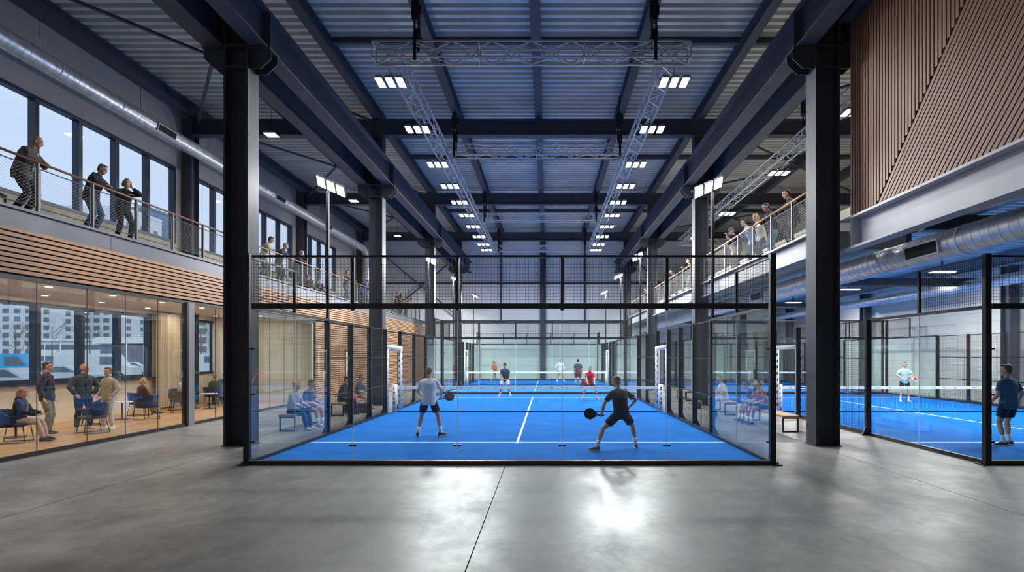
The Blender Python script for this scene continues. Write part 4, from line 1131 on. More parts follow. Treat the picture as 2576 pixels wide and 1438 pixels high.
    sec = [(-0.13, 0.155, 0.115), (-0.07, 0.176, 0.125), (0.03, 0.172, 0.122), (0.12, 0.158, 0.114), (0.23, 0.158, 0.112), (0.34, 0.172, 0.118), (0.42, 0.182, 0.114), (0.485, 0.168, 0.092), (0.528, 0.098, 0.072)]
    if lean > 0.9 or (hip is not None and hip < 0.6): sec = sec[2:]
    torso(tm, e, -0.5, 1, sec); yoke(tm, e * 0.9)
    frac = {'tee': 0.0, 'polo': 0.0, 'shirt': 1.0, 'sweater': 1.0, 'jacket': 1.0, 'hoodie': 1.0}[kind]
    for s, sh, el, ha in ((-1, shl, lel, lhp), (1, shr, rel, rhp)):
        a0 = sh - (el - sh).normalized() * 0.02
        if frac: tm.tube([a0, sh, sh.lerp(el, .5), el, el.lerp(ha, .5), el.lerp(ha, .97)], [(0.042+e)*k, (0.052+e)*k*bd, (0.05+e)*k*bd, (0.042+e)*k*bd, (0.038+e)*k, (0.031+e*.7)*k], 14)
        else: tm.tube([a0, sh, sh.lerp(el, .4), sh.lerp(el, .74)], [(0.040+e)*k, (0.052+e)*k*bd, (0.053+e)*k*bd, (0.052+e)*k*bd], 14)
    if kind in ('jacket', 'hoodie', 'polo'): tm.rings([ering(C7 - up*0.035*k, rt, fw, 0.085*k, 0.08*k), ering(C7 + up*0.02*k, rt, fw, 0.075*k, 0.07*k), ering(C7 + up*0.04*k, rt, fw, 0.071*k, 0.066*k)])
    if kind == 'hoodie': tm.ell(C7 - fw*0.08*k - up*0.01*k, 0.11*k, 0.06*k, 0.06*k, Matrix((rt, fw, up)).transposed(), 12, 8)
    to = fuse(tm.build({'tee': 'tee_shirt', 'polo': 'polo_shirt'}.get(kind, kind), cloth(col), root, local=True), max(vox, 0.0085), 3, 0.018 if kind != 'jacket' else 0.022)
    if len(top) > 2:   # open front showing another colour
        oc = top[2]
        pp = [sp(0.50) + fw * 0.118 * k - rt * 0.05 * k, sp(0.50) + fw * 0.118 * k + rt * 0.05 * k, sp(0.12) + fw * 0.152 * k * bd + rt * 0.03 * k, sp(0.12) + fw * 0.152 * k * bd - rt * 0.03 * k]
        MB().prism(pp, fw * 0.012).build('shirt_front', cloth(oc), to, local=True)
    # --- bottom
    kind, col = bottom[:2]; bm = MB(); e2 = 0.016
    torso(bm, 0.012, -0.5, 1, [(-0.12, 0.13, 0.095), (-0.05, 0.175, 0.122), (0.04, 0.166, 0.114), (0.09, 0.156, 0.106)])
    for s, hj, kj, aj in ((-1, hl, lk, la), (1, hr_, rk, ra)):
        if kind == 'shorts':
            bm.tube([hj + Vector((0, 0, 0.02)), hj, hj.lerp(kj, .3), hj.lerp(kj, .66)], [0.085*k, 0.103*k*bd, 0.104*k*bd, 0.098*k*bd], 16)
        else:
            bm.tube([hj + Vector((0, 0, 0.02)), hj, hj.lerp(kj, .4), kj, kj.lerp(aj, .3), kj.lerp(aj, .95)], [0.085*k, (0.092+e2)*k*bd, (0.078+e2)*k*bd, (0.056+e2)*k, (0.058+e2)*k, (0.044+e2)*k], 14)
    fuse(bm.build(kind, cloth(col), root, local=True), max(vox, 0.0085), 3, 0.016)
    # --- socks and shoes
    for s, kj, aj, fd, hl_ in ((-1, lk, la, FD[0], heel[0]), (1, rk, ra, FD[1], heel[1])):
        if kind == 'shorts': 
            MB().tube([aj.lerp(kj, 0.36), aj.lerp(kj, 0.2), aj, aj - Z * 0.02], [0.046*k, 0.044*k, 0.041*k, 0.04*k], 14).build('sock', cloth(sock) if sock else 'sock', root, local=True, smooth=True)
        sx = fd.cross(Z).normalized(); g = aj.z - az
        drop = min(0.6, hl_ / 0.17) if hl_ else 0
        Rs = Matrix.Rotation(0, 3, 'Z')
        def sp_(f_, z_): 
            p_ = aj + fd * f_ * k * math.cos(drop) - Z * (f_ * k * math.sin(drop)); p_.z += (z_ - 0.085) * k; return p_
        sb = MB(); sl = MB()
        prof = [(-0.075, 0.024, 0.045, 0.05), (-0.06, 0.034, 0.055, 0.055), (0.0, 0.042, 0.062, 0.05), (0.06, 0.044, 0.055, 0.038), (0.12, 0.048, 0.043, 0.026), (0.17, 0.040, 0.036, 0.018), (0.195, 0.022, 0.03, 0.01)]
        sb.rings([ering(sp_(f_, z_), sx, Z, w_ * k, hh * k, 14) for f_, w_, z_, hh in prof])
        sl.rings([[sp_(f_, 0.001) - sx * w_ * 1.05 * k, sp_(f_, 0.001) + sx * w_ * 1.05 * k, sp_(f_, 0.027) + sx * w_ * 1.08 * k, sp_(f_, 0.027) - sx * w_ * 1.08 * k] for f_, w_, z_, hh in prof])
        so = sb.build('shoe', cloth(shoes), root, local=True, smooth=True)
        sl.build('shoe_sole', cloth((225, 222, 216)) if sum(shoes) > 120 or kind == 'shorts' else 'rubber', so, local=True)
    def world(v): return root.matrix_basis @ v if False else Matrix.LocRotScale(root.location, root.rotation_euler, None) @ v
    return dict(root=root, lh=world(lhp + (lhp - lel).normalized() * 0.07), rh=world(rhp + (rhp - rel).normalized() * 0.07), head=world(HC), k=k)

def racket(label, grip, dirv, nrm, col=(20, 22, 28), face=None):
    """padel racket: short grip at point grip, face towards nrm"""
    d = Vector(dirv).normalized(); n = Vector(nrm); n = (n - d * n.dot(d)).normalized(); s = d.cross(n)
    r = thing('padel_racket', label, 'padel racket', grip)
    g = Vector(grip)
    MB().tube([g - d * 0.07, g + d * 0.07], 0.016, 8).build('grip', 'rubber', r)
    MB().tube([g + d * 0.07, g + d * 0.13 + s * 0.05], 0.012, 6).tube([g + d * 0.07, g + d * 0.13 - s * 0.05], 0.012, 6).build('throat', cloth(col), r)
    pts = []
    for k in range(28):
        t = 2 * PI * k / 28; x = math.cos(t); y = math.sin(t)
        pts.append(g + d * (0.25 + 0.135 * y) + s * (0.125 * x * (1 - 0.12 * (y < 0) * abs(y))) - n * 0.019)
    ro = MB().prism(pts, n * 0.038).build('racket_head', cloth(col), r)
    if face: 
        c = g + d * 0.26
        MB().prism([c + (d * math.cos(a) * 0.09 + s * math.sin(a) * 0.08) - n * 0.021 for a in [i * PI / 6 for i in range(12)]], n * 0.042).build('face_print', cloth(face), ro)
    ho = MB()
    for i in range(-2, 3):
        for j in range(-2, 3):
            if abs(i) + abs(j) < 4:
                c = g + d * (0.26 + i * 0.03) + s * j * 0.03 - n * 0.0212
                ho.prism([c + (d * math.cos(a) + s * math.sin(a)) * 0.006 for a in [q * PI / 3 for q in range(6)]], n * 0.0424)
    ho.build('drilled_holes', 'black', ro)
    return r
def px(x, s): return (x - 1376.0) / s       # world X of a pixel column at scale s px/m
TF = 0.013
# ---- players, nearest court
p1 = person('player in white tee shirt and black shorts, back turned, on the nearest court', (-3.03, 14.6, TF), 0.05, 1.84, lean=0.12, side=-0.02, head=(0.0, 0.05, 0), hip=0.93,
            lh=(-0.20, 0.30, 0.98), rh=(0.26, 0.33, 0.98), le=(-1, -0.3, -0.6), re=(1, -0.4, -0.6), lf=(-0.29, 0.0), rf=(0.30, 0.02), fy=(0.2, -0.7), top=('tee', (236, 236, 240)), bottom=('shorts', (28, 32, 44)),
            shoes=(60, 52, 50), hair=('short', 'hair_sandy'), vox=0.0065, skin='skin', build=1.0)
racket('padel racket with dark rim and wine red face held by the player in white', p1['rh'] - Vector((0.0, 0.0, 0.0)), (0.72, 0.5, 0.2), (0.1, -1, 0.1), (52, 52, 66), (104, 40, 62))
p2 = person('player in black shirt lunging with legs wide apart, back turned, on the nearest court', (1.62, 12.5, TF), 0.22, 1.80, hip=0.80, lean=0.28, twist=0.15, head=(0.45, 0.1, 0), pelvis_y=-0.02,
            lh=(-0.36, 0.22, 0.80), rh=(0.30, 0.24, 0.92), le=(-0.9, -0.6, -0.1), re=(1, -0.5, -0.1), lf=(-0.56, -0.02), rf=(0.42, 0.16), fy=(0.95, -0.15), top=('tee', (34, 40, 50)), bottom=('shorts', (22, 24, 32)),
            shoes=(110, 112, 116), hair=('short', 'hair_sandy'), vox=0.0065, knee=((-0.75, 0.8, 0.1), (0.75, 0.9, 0.1)))
racket('padel racket with black face held out low by the lunging player', p2['lh'], (-0.95, 0.15, 0.12), (0.1, -1, 0.2), (16, 18, 26))
p3 = person('player in blue shirt, white shorts and headband, facing the net from across', (-2.13, 28.9, TF), PI - 0.05, 1.76, lean=0.12, hip=0.88, head=(0, 0.0, 0), lh=(-0.10, 0.30, 0.92), rh=(0.08, 0.32, 0.92), lf=(-0.26, 0.0), rf=(0.26, 0.0), fy=(0.4, -0.4),
            top=('tee', (34, 62, 84)), bottom=('shorts', (226, 218, 214)), shoes=(236, 210, 210), hair=('headband', 'hair_dark'), vox=0.011, skin='skin_tan', build=1.08, le=(-1, -0.2, -0.5), re=(1, -0.2, -0.5))
racket('small dark padel racket held in front by the player in blue shirt', p3['rh'], (0.5, 0, 0.5), (0, -1, 0), (28, 30, 40))
p4 = person('player in red polo shirt crouching ready across the net', (2.0, 26.6, TF), PI + 0.1, 1.74, lean=0.38, hip=0.80, head=(-0.45, -0.1, 0), lh=(-0.16, 0.38, 0.80), rh=(0.16, 0.38, 0.76), lf=(-0.36, 0.0), rf=(0.34, 0.0), fy=(0.4, -0.4), pelvis_y=-0.12,
            top=('polo', (206, 30, 48)), bottom=('shorts', (28, 26, 40)), shoes=(206, 110, 112), hair=('short', 'hair_dark'), vox=0.011, le=(-1, -0.2, -0.4), re=(1, -0.2, -0.4), knee=((-0.4, 1, 0), (0.4, 1, 0)))
racket('red padel racket held low by the crouching player in red', p4['rh'], (-0.6, -0.3, 0.1), (0, -1, 0.2), (120, 34, 50))
# ---- players, court behind
p5 = person('player in orange shirt striding, on the court behind', (-4.1, 45.0, TF), PI - 0.5, 1.74, lean=0.3, hip=0.86, head=(0, -0.1, 0), lh=(0.0, 0.34, 1.1), rh=(0.12, 0.3, 1.05), lf=(0.2, 0.3), rf=(0.3, -0.55), heel=(0, 0.08), fy=(0, -0.3),
            top=('shirt', (236, 104, 66)), bottom=('shorts', (66, 60, 72)), shoes=(40, 44, 56), hair=('bob', 'hair_dark'), vox=0.016)
p6 = person('player in white hooded top and dark shorts, on the court behind', (1.05, 45.0, TF), PI + 0.2, 1.8, lean=0.1, head=(0, 0, 0), lh=(-0.3, 0.2, 1.0), rh=(0.42, 0.2, 1.08), lf=(-0.28, 0.05), rf=(0.24, -0.1),
            top=('hoodie', (228, 228, 232)), bottom=('shorts', (44, 48, 62)), shoes=(232, 232, 236), hair=('short', 'hair_sandy'), vox=0.016)
p7 = person('player in charcoal shirt and shorts with arms down, back turned, on the court behind', (2.02, 37.0, TF), 0.0, 1.86, lean=0.02, lh=(-0.24, 0.1, 0.95), rh=(0.24, 0.1, 0.95), lf=(-0.16, 0.0), rf=(0.16, 0.0),
            top=('tee', (50, 56, 66)), bottom=('shorts', (36, 40, 50)), shoes=(70, 70, 72), sock=(60, 60, 66), hair=('short', 'hair_dark'), vox=0.016, build=1.05)
# ---- players, far hall
p8 = person('player in teal shirt and dark shorts, back turned, at the far hall corner post', (10.6, 13.05, TF), 0.15, 1.88, lean=0.04, hip=0.985, twist=0.05, head=(0.55, 0.0, 0), lh=(-0.22, 0.22, 1.0), rh=(0.30, 0.08, 0.98), lf=(-0.12, 0.0), rf=(0.14, 0.12), fy=(1.1, 0.9),
            top=('tee', (30, 92, 122)), bottom=('shorts', (26, 32, 46)), shoes=(52, 72, 62), hair=('short', 'hair_brown'), vox=0.0075, build=1.06)
p9 = person('player in pale mint and navy shirt across the far hall court, racket over the arm', (16.1, 25.6, TF), PI - 0.25, 1.78, lean=0.02, head=(0, 0, 0), lh=(-0.10, 0.26, 1.12), rh=(0.18, 0.26, 1.08), le=(-1, 0, -0.5), re=(1, 0, -0.5), lf=(-0.17, 0.0), rf=(0.17, 0.0),
            top=('tee', (168, 202, 200)), bottom=('shorts', (28, 36, 50)), shoes=(226, 226, 224), hair=('short', 'hair_brown'), vox=0.011)
racket('red and white padel racket carried by the player in the mint shirt', p9['lh'] + Vector((0.03, -0.02, 0)), (0.9, -0.1, -0.25), (0, -1, 0.3), (206, 200, 200), (196, 60, 52))
# ---- spectators on the balcony above the lounge (they lean on the rail and look at the courts)
BZ = 5.08; BX = XG - 0.42; FACE = -PI / 2     # local +y points to world +x
def rail_person(label, y, dx=0.0, yaw=0.0, **kw):
    kw.setdefault('lean', 0.42); kw.setdefault('hip', 0.90); kw.setdefault('pelvis_y', -0.06)
    kw.setdefault('lh', (-0.12, 0.30, 1.17)); kw.setdefault('rh', (0.14, 0.30, 1.17)); kw.setdefault('le', (-1, 0.2, -0.6)); kw.setdefault('re', (1, 0.2, -0.6))
    kw.setdefault('lf', (-0.14, -0.06)); kw.setdefault('rf', (0.13, -0.14)); kw.setdefault('vox', 0.014)
    return person(label, (BX + dx, y, BZ), FACE + yaw, **kw)
rail_person('tall man in grey brown leather jacket and black trousers leaning on the balcony handrail', 12.15, -0.08, 0.35, h=1.86, lean=0.36, top=('jacket', (86, 80, 76), (150, 152, 156)), bottom=('trousers', (26, 26, 32)), shoes=(26, 24, 26), hair=('bald', 'hair_grey'), vox=0.0085, head=(0.15, 0.15, 0), build=1.1)
rail_person('man in black hooded jacket and blue jeans leaning beside a woman on the balcony', 13.92, -0.02, 0.25, h=1.78, lean=0.34, top=('hoodie', (28, 30, 42)), bottom=('jeans', (62, 84, 112)), shoes=(40, 38, 40), hair=('short', 'hair_sandy'), vox=0.0085, head=(-0.1, 0.2, 0), build=1.08)
rail_person('woman in black top with chin on her hand at the balcony handrail', 14.92, -0.02, -0.35, h=1.68, lean=0.28, hip=0.86, top=('sweater', (28, 28, 36)), bottom=('trousers', (24, 24, 30)), shoes=(70, 48, 44), hair=('bob', 'hair_grey'), vox=0.0085, head=(-0.5, 0.0, 0), lh=(-0.02, 0.30, 1.36), rh=(0.10, 0.30, 1.17), lf=(-0.14, 0.0), rf=(0.16, -0.05))
rail_person('man in beige shirt leaning far over the balcony rail beyond the first column', 22.3, 0.0, 0.3, h=1.8, top=('shirt', (168, 162, 138)), bottom=('trousers', (120, 122, 118)), shoes=(60, 56, 50), hair=('short', 'hair_brown'), head=(0.1, 0.2, 0))
rail_person('grey haired man in navy jacket leaning on the balcony rail beside the man in beige', 23.6, 0.0, 0.1, h=1.78, top=('jacket', (26, 30, 48)), bottom=('trousers', (56, 60, 74)), shoes=(36, 36, 40), hair=('short', 'hair_grey'), head=(0.3, 0.1, 0))
rail_person('man in dark jacket with glasses leaning, last of the three by the balcony windows', 25.2, 0.0, 0.2, h=1.74, top=('jacket', (24, 26, 36)), bottom=('jeans', (44, 50, 66)), shoes=(36, 36, 40), hair=('short', 'hair_grey'), head=(0.6, 0.0, 0))
rail_person('person in dark top standing at the balcony rail near the duct elbow, arms spread', 31.4, 0.0, 0.0, h=1.76, lean=0.15, lh=(-0.55, 0.25, 1.2), rh=(0.5, 0.28, 1.2), top=('shirt', (58, 60, 70)), bottom=('jeans', (80, 92, 110)), shoes=(200, 200, 200), hair=('short', 'hair_dark'), vox=0.018)
rail_person('person in bright blue jacket and pale cap bending over the balcony rail', 34.2, 0.0, 0.2, h=1.74, lean=0.6, top=('jacket', (44, 84, 158)), bottom=('trousers', (40, 44, 56)), shoes=(60, 60, 60), hair=('cap', 'hair_brown'), extra=(220, 220, 222), vox=0.018)
rail_person('person in brown jacket close behind the one in bright blue', 35.0, -0.05, 0.0, h=1.66, lean=0.5, top=('jacket', (74, 50, 44)), bottom=('trousers', (40, 40, 46)), shoes=(60, 60, 60), hair=('short', 'hair_dark'), vox=0.018)
rail_person('man in black sweater at the far end of the balcony rail', 42.0, 0.0, 0.0, h=1.76, lean=0.15, top=('sweater', (30, 30, 36)), bottom=('trousers', (34, 34, 40)), shoes=(40, 40, 40), hair=('short', 'hair_brown'), vox=0.02)
rail_person('dark haired woman in black at the far end of the balcony rail', 43.0, 0.0, 0.0, h=1.7, lean=0.15, top=('sweater', (38, 32, 36)), bottom=('trousers', (34, 34, 40)), shoes=(40, 40, 40), hair=('long', 'hair_dark'), vox=0.02)
rail_person('person with head bowed over folded arms at the far end of the balcony rail', 44.6, 0.0, 0.0, h=1.7, lean=0.75, head=(0, 0.5, 0), top=('tee', (40, 36, 44)), bottom=('trousers', (34, 34, 40)), shoes=(40, 40, 40), hair=('short', 'hair_dark'), vox=0.02)
# seated on the balcony floor against the rail
def sit_floor(label, y, **kw):
    return person(label, (BX - 0.1, y, BZ), FACE + kw.pop('yaw', 0.2), hip=0.14, lean=0.25, pelvis_y=-0.15, lf=(-0.16, 0.36), rf=(0.16, 0.34), knee=((-0.2, 0.2, 1), (0.2, 0.2, 1)), lh=(-0.12, 0.16, 0.52), rh=(0.12, 0.16, 0.52), vox=0.018, **kw)
sit_floor('child in black with red woollen cap sitting on the balcony floor', 26.7, h=1.4, top=('jacket', (26, 26, 30)), bottom=('trousers', (60, 60, 56)), shoes=(60, 58, 50), hair=('cap', 'hair_dark'), extra=(196, 36, 40))
sit_floor('dark haired child crouching on the balcony floor behind the rail', 27.9, h=1.4, top=('jacket', (36, 34, 38)), bottom=('trousers', (70, 66, 56)), shoes=(60, 58, 50), hair=('short', 'hair_dark'))
# ---- spectators on the gallery
GX = XE + 0.50; GZ = 5.06
def gal_person(label, y, dx=0.0, yaw=0.0, **kw):
    kw.setdefault('lean', 0.4); kw.setdefault('hip', 0.90); kw.setdefault('pelvis_y', -0.04)
    kw.setdefault('lh', (-0.12, 0.33, 1.18)); kw.setdefault('rh', (0.14, 0.33, 1.18)); kw.setdefault('le', (-1, 0.2, -0.6)); kw.setdefault('re', (1, 0.2, -0.6))
    kw.setdefault('lf', (-0.14, -0.04)); kw.setdefault('rf', (0.13, -0.12)); kw.setdefault('vox', 0.012)
    return person(label, (GX + dx, y, GZ), PI / 2 + yaw, **kw)
gal_person('tall man in black jacket and dark trousers, closest to the big column on the gallery', 16.2, 0.06, 0.0, h=1.9, lean=0.3, top=('jacket', (26, 28, 38)), bottom=('trousers', (34, 36, 46)), shoes=(40, 40, 44), hair=('short', 'hair_brown'), head=(0, 0.2, 0), vox=0.01)
gal_person('man in navy hooded jacket and light blue jeans leaning on the gallery rail', 17.45, 0.0, 0.1, h=1.82, lean=0.42, top=('hoodie', (24, 28, 46)), bottom=('jeans', (84, 132, 152)), shoes=(60, 60, 64), hair=('short', 'hair_brown'), head=(0.1, 0.2, 0), vox=0.01)
gal_person('fair haired woman in cream sweater leaning on the gallery rail', 18.5, 0.0, 0.15, h=1.7, lean=0.36, hip=0.87, top=('sweater', (214, 204, 196)), bottom=('trousers', (58, 62, 82)), shoes=(200, 196, 190), hair=('bob', 'hair_blonde'), head=(0.2, 0.0, 0))
gal_person('man in light blue shirt leaning far out over the gallery rail', 19.3, 0.0, 0.0, h=1.78, lean=0.5, top=('shirt', (150, 174, 214)), bottom=('trousers', (48, 52, 70)), shoes=(60, 60, 64), hair=('short', 'hair_dark'), head=(0, 0.1, 0))
gal_person('man in navy jacket and grey cap, hand to his face, at the gallery rail', 20.7, 0.0, 0.0, h=1.74, lean=0.42, lh=(-0.05, 0.42, 1.44), top=('jacket', (32, 36, 52)), bottom=('trousers', (70, 72, 78)), shoes=(60, 60, 64), hair=('cap', 'hair_grey'), extra=(92, 90, 90), head=(0, 0.2, 0))
gal_person('dark haired person mostly hidden behind the man in the grey cap', 21.5, 0.12, 0.0, h=1.7, lean=0.35, top=('shirt', (190, 168, 156)), bottom=('trousers', (90, 84, 80)), shoes=(60, 60, 64), hair=('short', 'hair_grey'), head=(0, 0.2, 0))
gal_person('man in black top clasping his hands at the second gallery span', 27.6, 0.0, 0.0, h=1.8, lean=0.15, lh=(-0.05, 0.36, 1.3), rh=(0.05, 0.36, 1.28), top=('sweater', (30, 32, 44)), bottom=('trousers', (78, 84, 74)), shoes=(60, 60, 64), hair=('short', 'hair_brown'), vox=0.014)
gal_person('man in dark jacket bending over the rail of the second gallery span', 30.3, 0.0, 0.0, h=1.76, lean=0.62, top=('jacket', (32, 32, 42)), bottom=('trousers', (96, 96, 84)), shoes=(60, 60, 64), hair=('short', 'hair_dark'), vox=0.014)
gal_person('person in black standing at the furthest gallery span', 39.6, 0.0, 0.0, h=1.78, lean=0.15, top=('jacket', (30, 30, 38)), bottom=('trousers', (60, 62, 64)), shoes=(60, 60, 64), hair=('short', 'hair_brown'), vox=0.018)
# ---- people in the lounge
person('man in dark cardigan over charcoal shirt and grey trousers standing by the lounge window', (-13.2, 15.0, 0), -1.15, 1.92, lean=-0.02, lh=(-0.28, 0.05, 0.98), rh=(0.28, 0.02, 0.98), lf=(-0.1, 0), rf=(0.12, 0.03),
       top=('jacket', (34, 40, 66), (46, 46, 52)), bottom=('trousers', (136, 132, 126)), shoes=(60, 56, 54), hair=('short', 'hair_brown'), vox=0.0085, head=(0.1, 0, 0))
person('bald man with glasses in charcoal jacket and navy trousers standing in the lounge', (-13.05, 16.0, 0), -2.1, 1.84, lean=0.0, lh=(-0.2, 0.14, 1.0), rh=(0.22, 0.14, 1.0), le=(-1, -0.3, 0), re=(1, -0.3, 0), lf=(-0.16, 0), rf=(0.16, 0.0),
       top=('jacket', (68, 74, 80), (24, 26, 34)), bottom=('trousers', (38, 44, 74)), shoes=(190, 188, 186), hair=('bald', 'hair_grey'), vox=0.0085, head=(0.9, 0, 0), build=1.14)
person('woman in beige roll neck sweater and cream trousers standing in the lounge', (-12.45, 16.15, 0), 2.9, 1.74, lean=0.0, lh=(-0.24, 0.1, 0.94), rh=(0.25, 0.1, 0.94), lf=(-0.13, 0), rf=(0.14, 0.02),
       top=('sweater', (178, 160, 134)), bottom=('trousers', (206, 192, 178)), shoes=(226, 220, 214), hair=('bun', 'hair_brown'), vox=0.0085, head=(0.2, 0, 0), build=1.08)
def seated(label, loc, yaw, **kw):
    kw.setdefault('lh', (-0.16, 0.36, 0.66)); kw.setdefault('rh', (0.14, 0.36, 0.66)); kw.setdefault('lean', 0.12)
    kw.setdefault('lf', (-0.13, 0.46)); kw.setdefault('rf', (0.13, 0.48)); kw.setdefault('vox', 0.012)
    return person(label, loc, yaw, hip=kw.pop('hip', 0.53), knee=((-0.1, 0.6, 1), (0.1, 0.6, 1)), pelvis_y=kw.pop('py', -0.02), **kw)
seated('red haired woman in black hoodie with printed front sitting on a navy chair', (-12.75, 13.75, 0), -1.15, h=1.68, top=('hoodie', (36, 34, 44), (150, 150, 156)), bottom=('trousers', (196, 164, 150)), shoes=(36, 34, 36), hair=('long', 'hair_red'), vox=0.0085, head=(0.1, 0, 0))
seated('fair curly haired woman in brown top sitting with her back half turned', (-14.2, 19.9, 0), -0.6, h=1.68, top=('sweater', (96, 66, 60)), bottom=('trousers', (176, 160, 140)), shoes=(50, 50, 50), hair=('bob', 'hair_blonde'))
seated('grey haired man in cream sweater sitting by the lounge curtain', (-14.15, 22.0, 0), -1.3, h=1.74, top=('sweater', (206, 196, 186)), bottom=('trousers', (60, 66, 60)), shoes=(70, 76, 56), hair=('bald', 'hair_grey'))
seated('grey haired woman in olive top with her back turned, beyond the glazing post', (-13.8, 23.6, 0), 0.2, h=1.7, top=('sweater', (74, 82, 70)), bottom=('trousers', (60, 70, 90)), shoes=(50, 50, 50), hair=('short', 'hair_grey'), vox=0.014)
seated('dark haired person in olive jacket at the table beyond the glazing post', (-14.3, 25.2, 0), -2.6, h=1.74, top=('jacket', (66, 70, 58)), bottom=('trousers', (50, 50, 60)), shoes=(50, 50, 50), hair=('short', 'hair_dark'), vox=0.014)
# ================================================================== lounge furniture
def lounge_chair(label, loc, rz, m):
    c = thing('lounge_chair', label, 'chair', (loc[0], loc[1], 0), rz, 'upholstered lounge chairs behind the glazing')
    def shell(name, ring_lo, ring_hi): pass
    # seat pad
    rg = []
    for z, e in ((0.40, 0.25), (0.405, 0.29), (0.445, 0.31), (0.46, 0.295)):
        rg.append([Vector((max(-e, min(e, math.copysign(abs(math.cos(t)) ** 0.5, math.cos(t)) * e)), math.copysign(abs(math.sin(t)) ** 0.5, math.sin(t)) * e * 0.92 + 0.02, z)) for t in [2 * PI * k / 28 for k in range(28)]])
    MB().rings(rg).build('seat', m, c, local=True, smooth=True)
    # wrapped back: a curved shell from arm to arm
    n = 22; inner = []; outer = []
    rows = []
    for i, (z, f) in enumerate(((0.43, 0.0), (0.55, 0.35), (0.68, 0.7), (0.80, 1.0))):
        row_i = []; row_o = []
        for k in range(n + 1):
            t = -0.45 + (PI + 0.9) * k / n; side = abs(math.cos(t))
            zz = 0.43 + (z - 0.43) * (1.0 if math.sin(t) > 0.55 else 0.62 + 0.38 * max(0, math.sin(t)) / 0.55)
            ri = 0.285 + 0.05 * f; ro = ri + 0.035
            row_i.append((math.cos(t) * ri, -math.sin(t) * ri * 0.95 + 0.0, zz)); row_o.append((math.cos(t) * ro, -math.sin(t) * ro * 0.95 + 0.0, zz))
        rows.append(row_i + row_o[::-1])
    MB().rings([[Vector(p) for p in r] for r in rows]).build('backrest', m, c, local=True, smooth=False)
    fr = MB()
    fr.tube([(-0.22, -0.2, 0.395), (0.22, -0.2, 0.395), (0.22, 0.24, 0.395), (-0.22, 0.24, 0.395), (-0.22, -0.2, 0.395)], 0.011, 6); fr.build('seat_frame', 'black', c, local=True)
    for sx in (-1, 1):
        for a, b in ((0.24, 0.29), (-0.2, -0.28)):
            MB().tube([(sx * 0.22, a, 0.395), (sx * 0.25, b, 0.012)], 0.011, 6).build('leg', 'black', c, local=True)
        MB().tube([(sx * 0.25, 0.29, 0.012), (sx * 0.25, -0.28, 0.012)], 0.011, 6).build('runner', 'black', c, local=True)
    return c
lounge_chair('navy lounge chair at the camera end of the lounge, side on', (-12.9, 12.35), -1.3, 'chair_blue')
lounge_chair('navy lounge chair under the red haired woman', (-12.8, 13.65), -1.15, 'chair_blue')
lounge_chair('empty navy lounge chair facing away, in front of the bald man', (-12.25, 15.35), 2.6, 'chair_blue')
lounge_chair('empty brown lounge chair behind the woman in beige', (-13.7, 17.2), 2.2, 'chair_brown')
lounge_chair('navy lounge chair under the fair curly haired woman', (-14.2, 19.8), -0.6, 'chair_blue')
lounge_chair('empty navy lounge chair beside the small table mid lounge', (-13.1, 18.6), 1.2, 'chair_blue')
lounge_chair('grey green lounge chair near the cream curtain', (-13.5, 20.9), 0.7, 'chair_grey')
lounge_chair('navy lounge chair under the man in cream sweater', (-14.2, 21.95), -1.3, 'chair_blue')
lounge_chair('navy lounge chair under the woman in olive top', (-13.8, 23.5), 0.2, 'chair_blue')
lounge_chair('navy lounge chair beyond the table behind the glazing post', (-14.3, 25.25), -2.6, 'chair_blue')
def side_table(label, x, y, h=0.55, r=0.3):
    t = thing('side_table', label, 'table', (x, y, 0))
    MB().tube([(x, y, h - 0.025), (x, y, h)], r, 28).build('table_top', 'table_top', t)
    MB().tube([(x, y, 0.02), (x, y, h - 0.025)], 0.025, 10).build('pedestal', 'black', t)
    MB().tube([(x, y, 0), (x, y, 0.02)], [r * 0.75, r * 0.72], 24).build('foot', 'black', t)
side_table('small pale round table beside the red haired woman', -13.55, 14.5)
side_table('small pale round table mid lounge behind the woman in beige', -13.9, 18.6, 0.58)
side_table('small pale round table by the grey green chair', -13.3, 22.4, 0.6)
side_table('pale round table beyond the glazing post', -14.35, 24.4, 0.7, 0.3)
# ================================================================== benches and bags
def bench(label, x, y0, y1, z=0.46, w=0.46):
    b = thing('bench', label, 'bench', (x, (y0 + y1) / 2, 0))
    MB().box(x - w/2, x + w/2, y0, y1, z - 0.06, z).build('seat_slab', 'oak_bench', b)
    for y in (y0 + 0.06, y1 - 0.06):
        f = MB(); t = 0.03
        f.box(x - w/2 + 0.01, x - w/2 + 0.01 + 0.035, y - t/2, y + t/2, 0, z - 0.06).box(x + w/2 - 0.045, x + w/2 - 0.01, y - t/2, y + t/2, 0, z - 0.06)
        f.box(x - w/2 + 0.045, x + w/2 - 0.045, y - t/2, y + t/2, 0, 0.035).box(x - w/2 + 0.045, x + w/2 - 0.045, y - t/2, y + t/2, z - 0.095, z - 0.06)
        f.build('leg', 'black', b)
    MB().box(x - 0.02, x + 0.02, y0 + 0.08, y1 - 0.08, z - 0.09, z - 0.06).build('rail', 'black', b)
bench('oak topped bench with black frame beside the big gallery column', 6.62, 15.4, 18.3)
bench('oak topped bench further along the gallery side of the nearest court', 6.45, 19.9, 21.9)
bench('bench on the lounge side of the nearest court, seen through its glass', -7.15, 15.6, 17.6)
bench('bench further along on the lounge side, with bags underneath', -7.25, 19.6, 22.3)
bench('bench beyond the mesh on the gallery side, out past the second column', 6.6, 26.0, 28.0)
def bench_sit(label, x, y, yaw, **kw): return seated(label, (x, y, 0), yaw, hip=0.56, **kw)
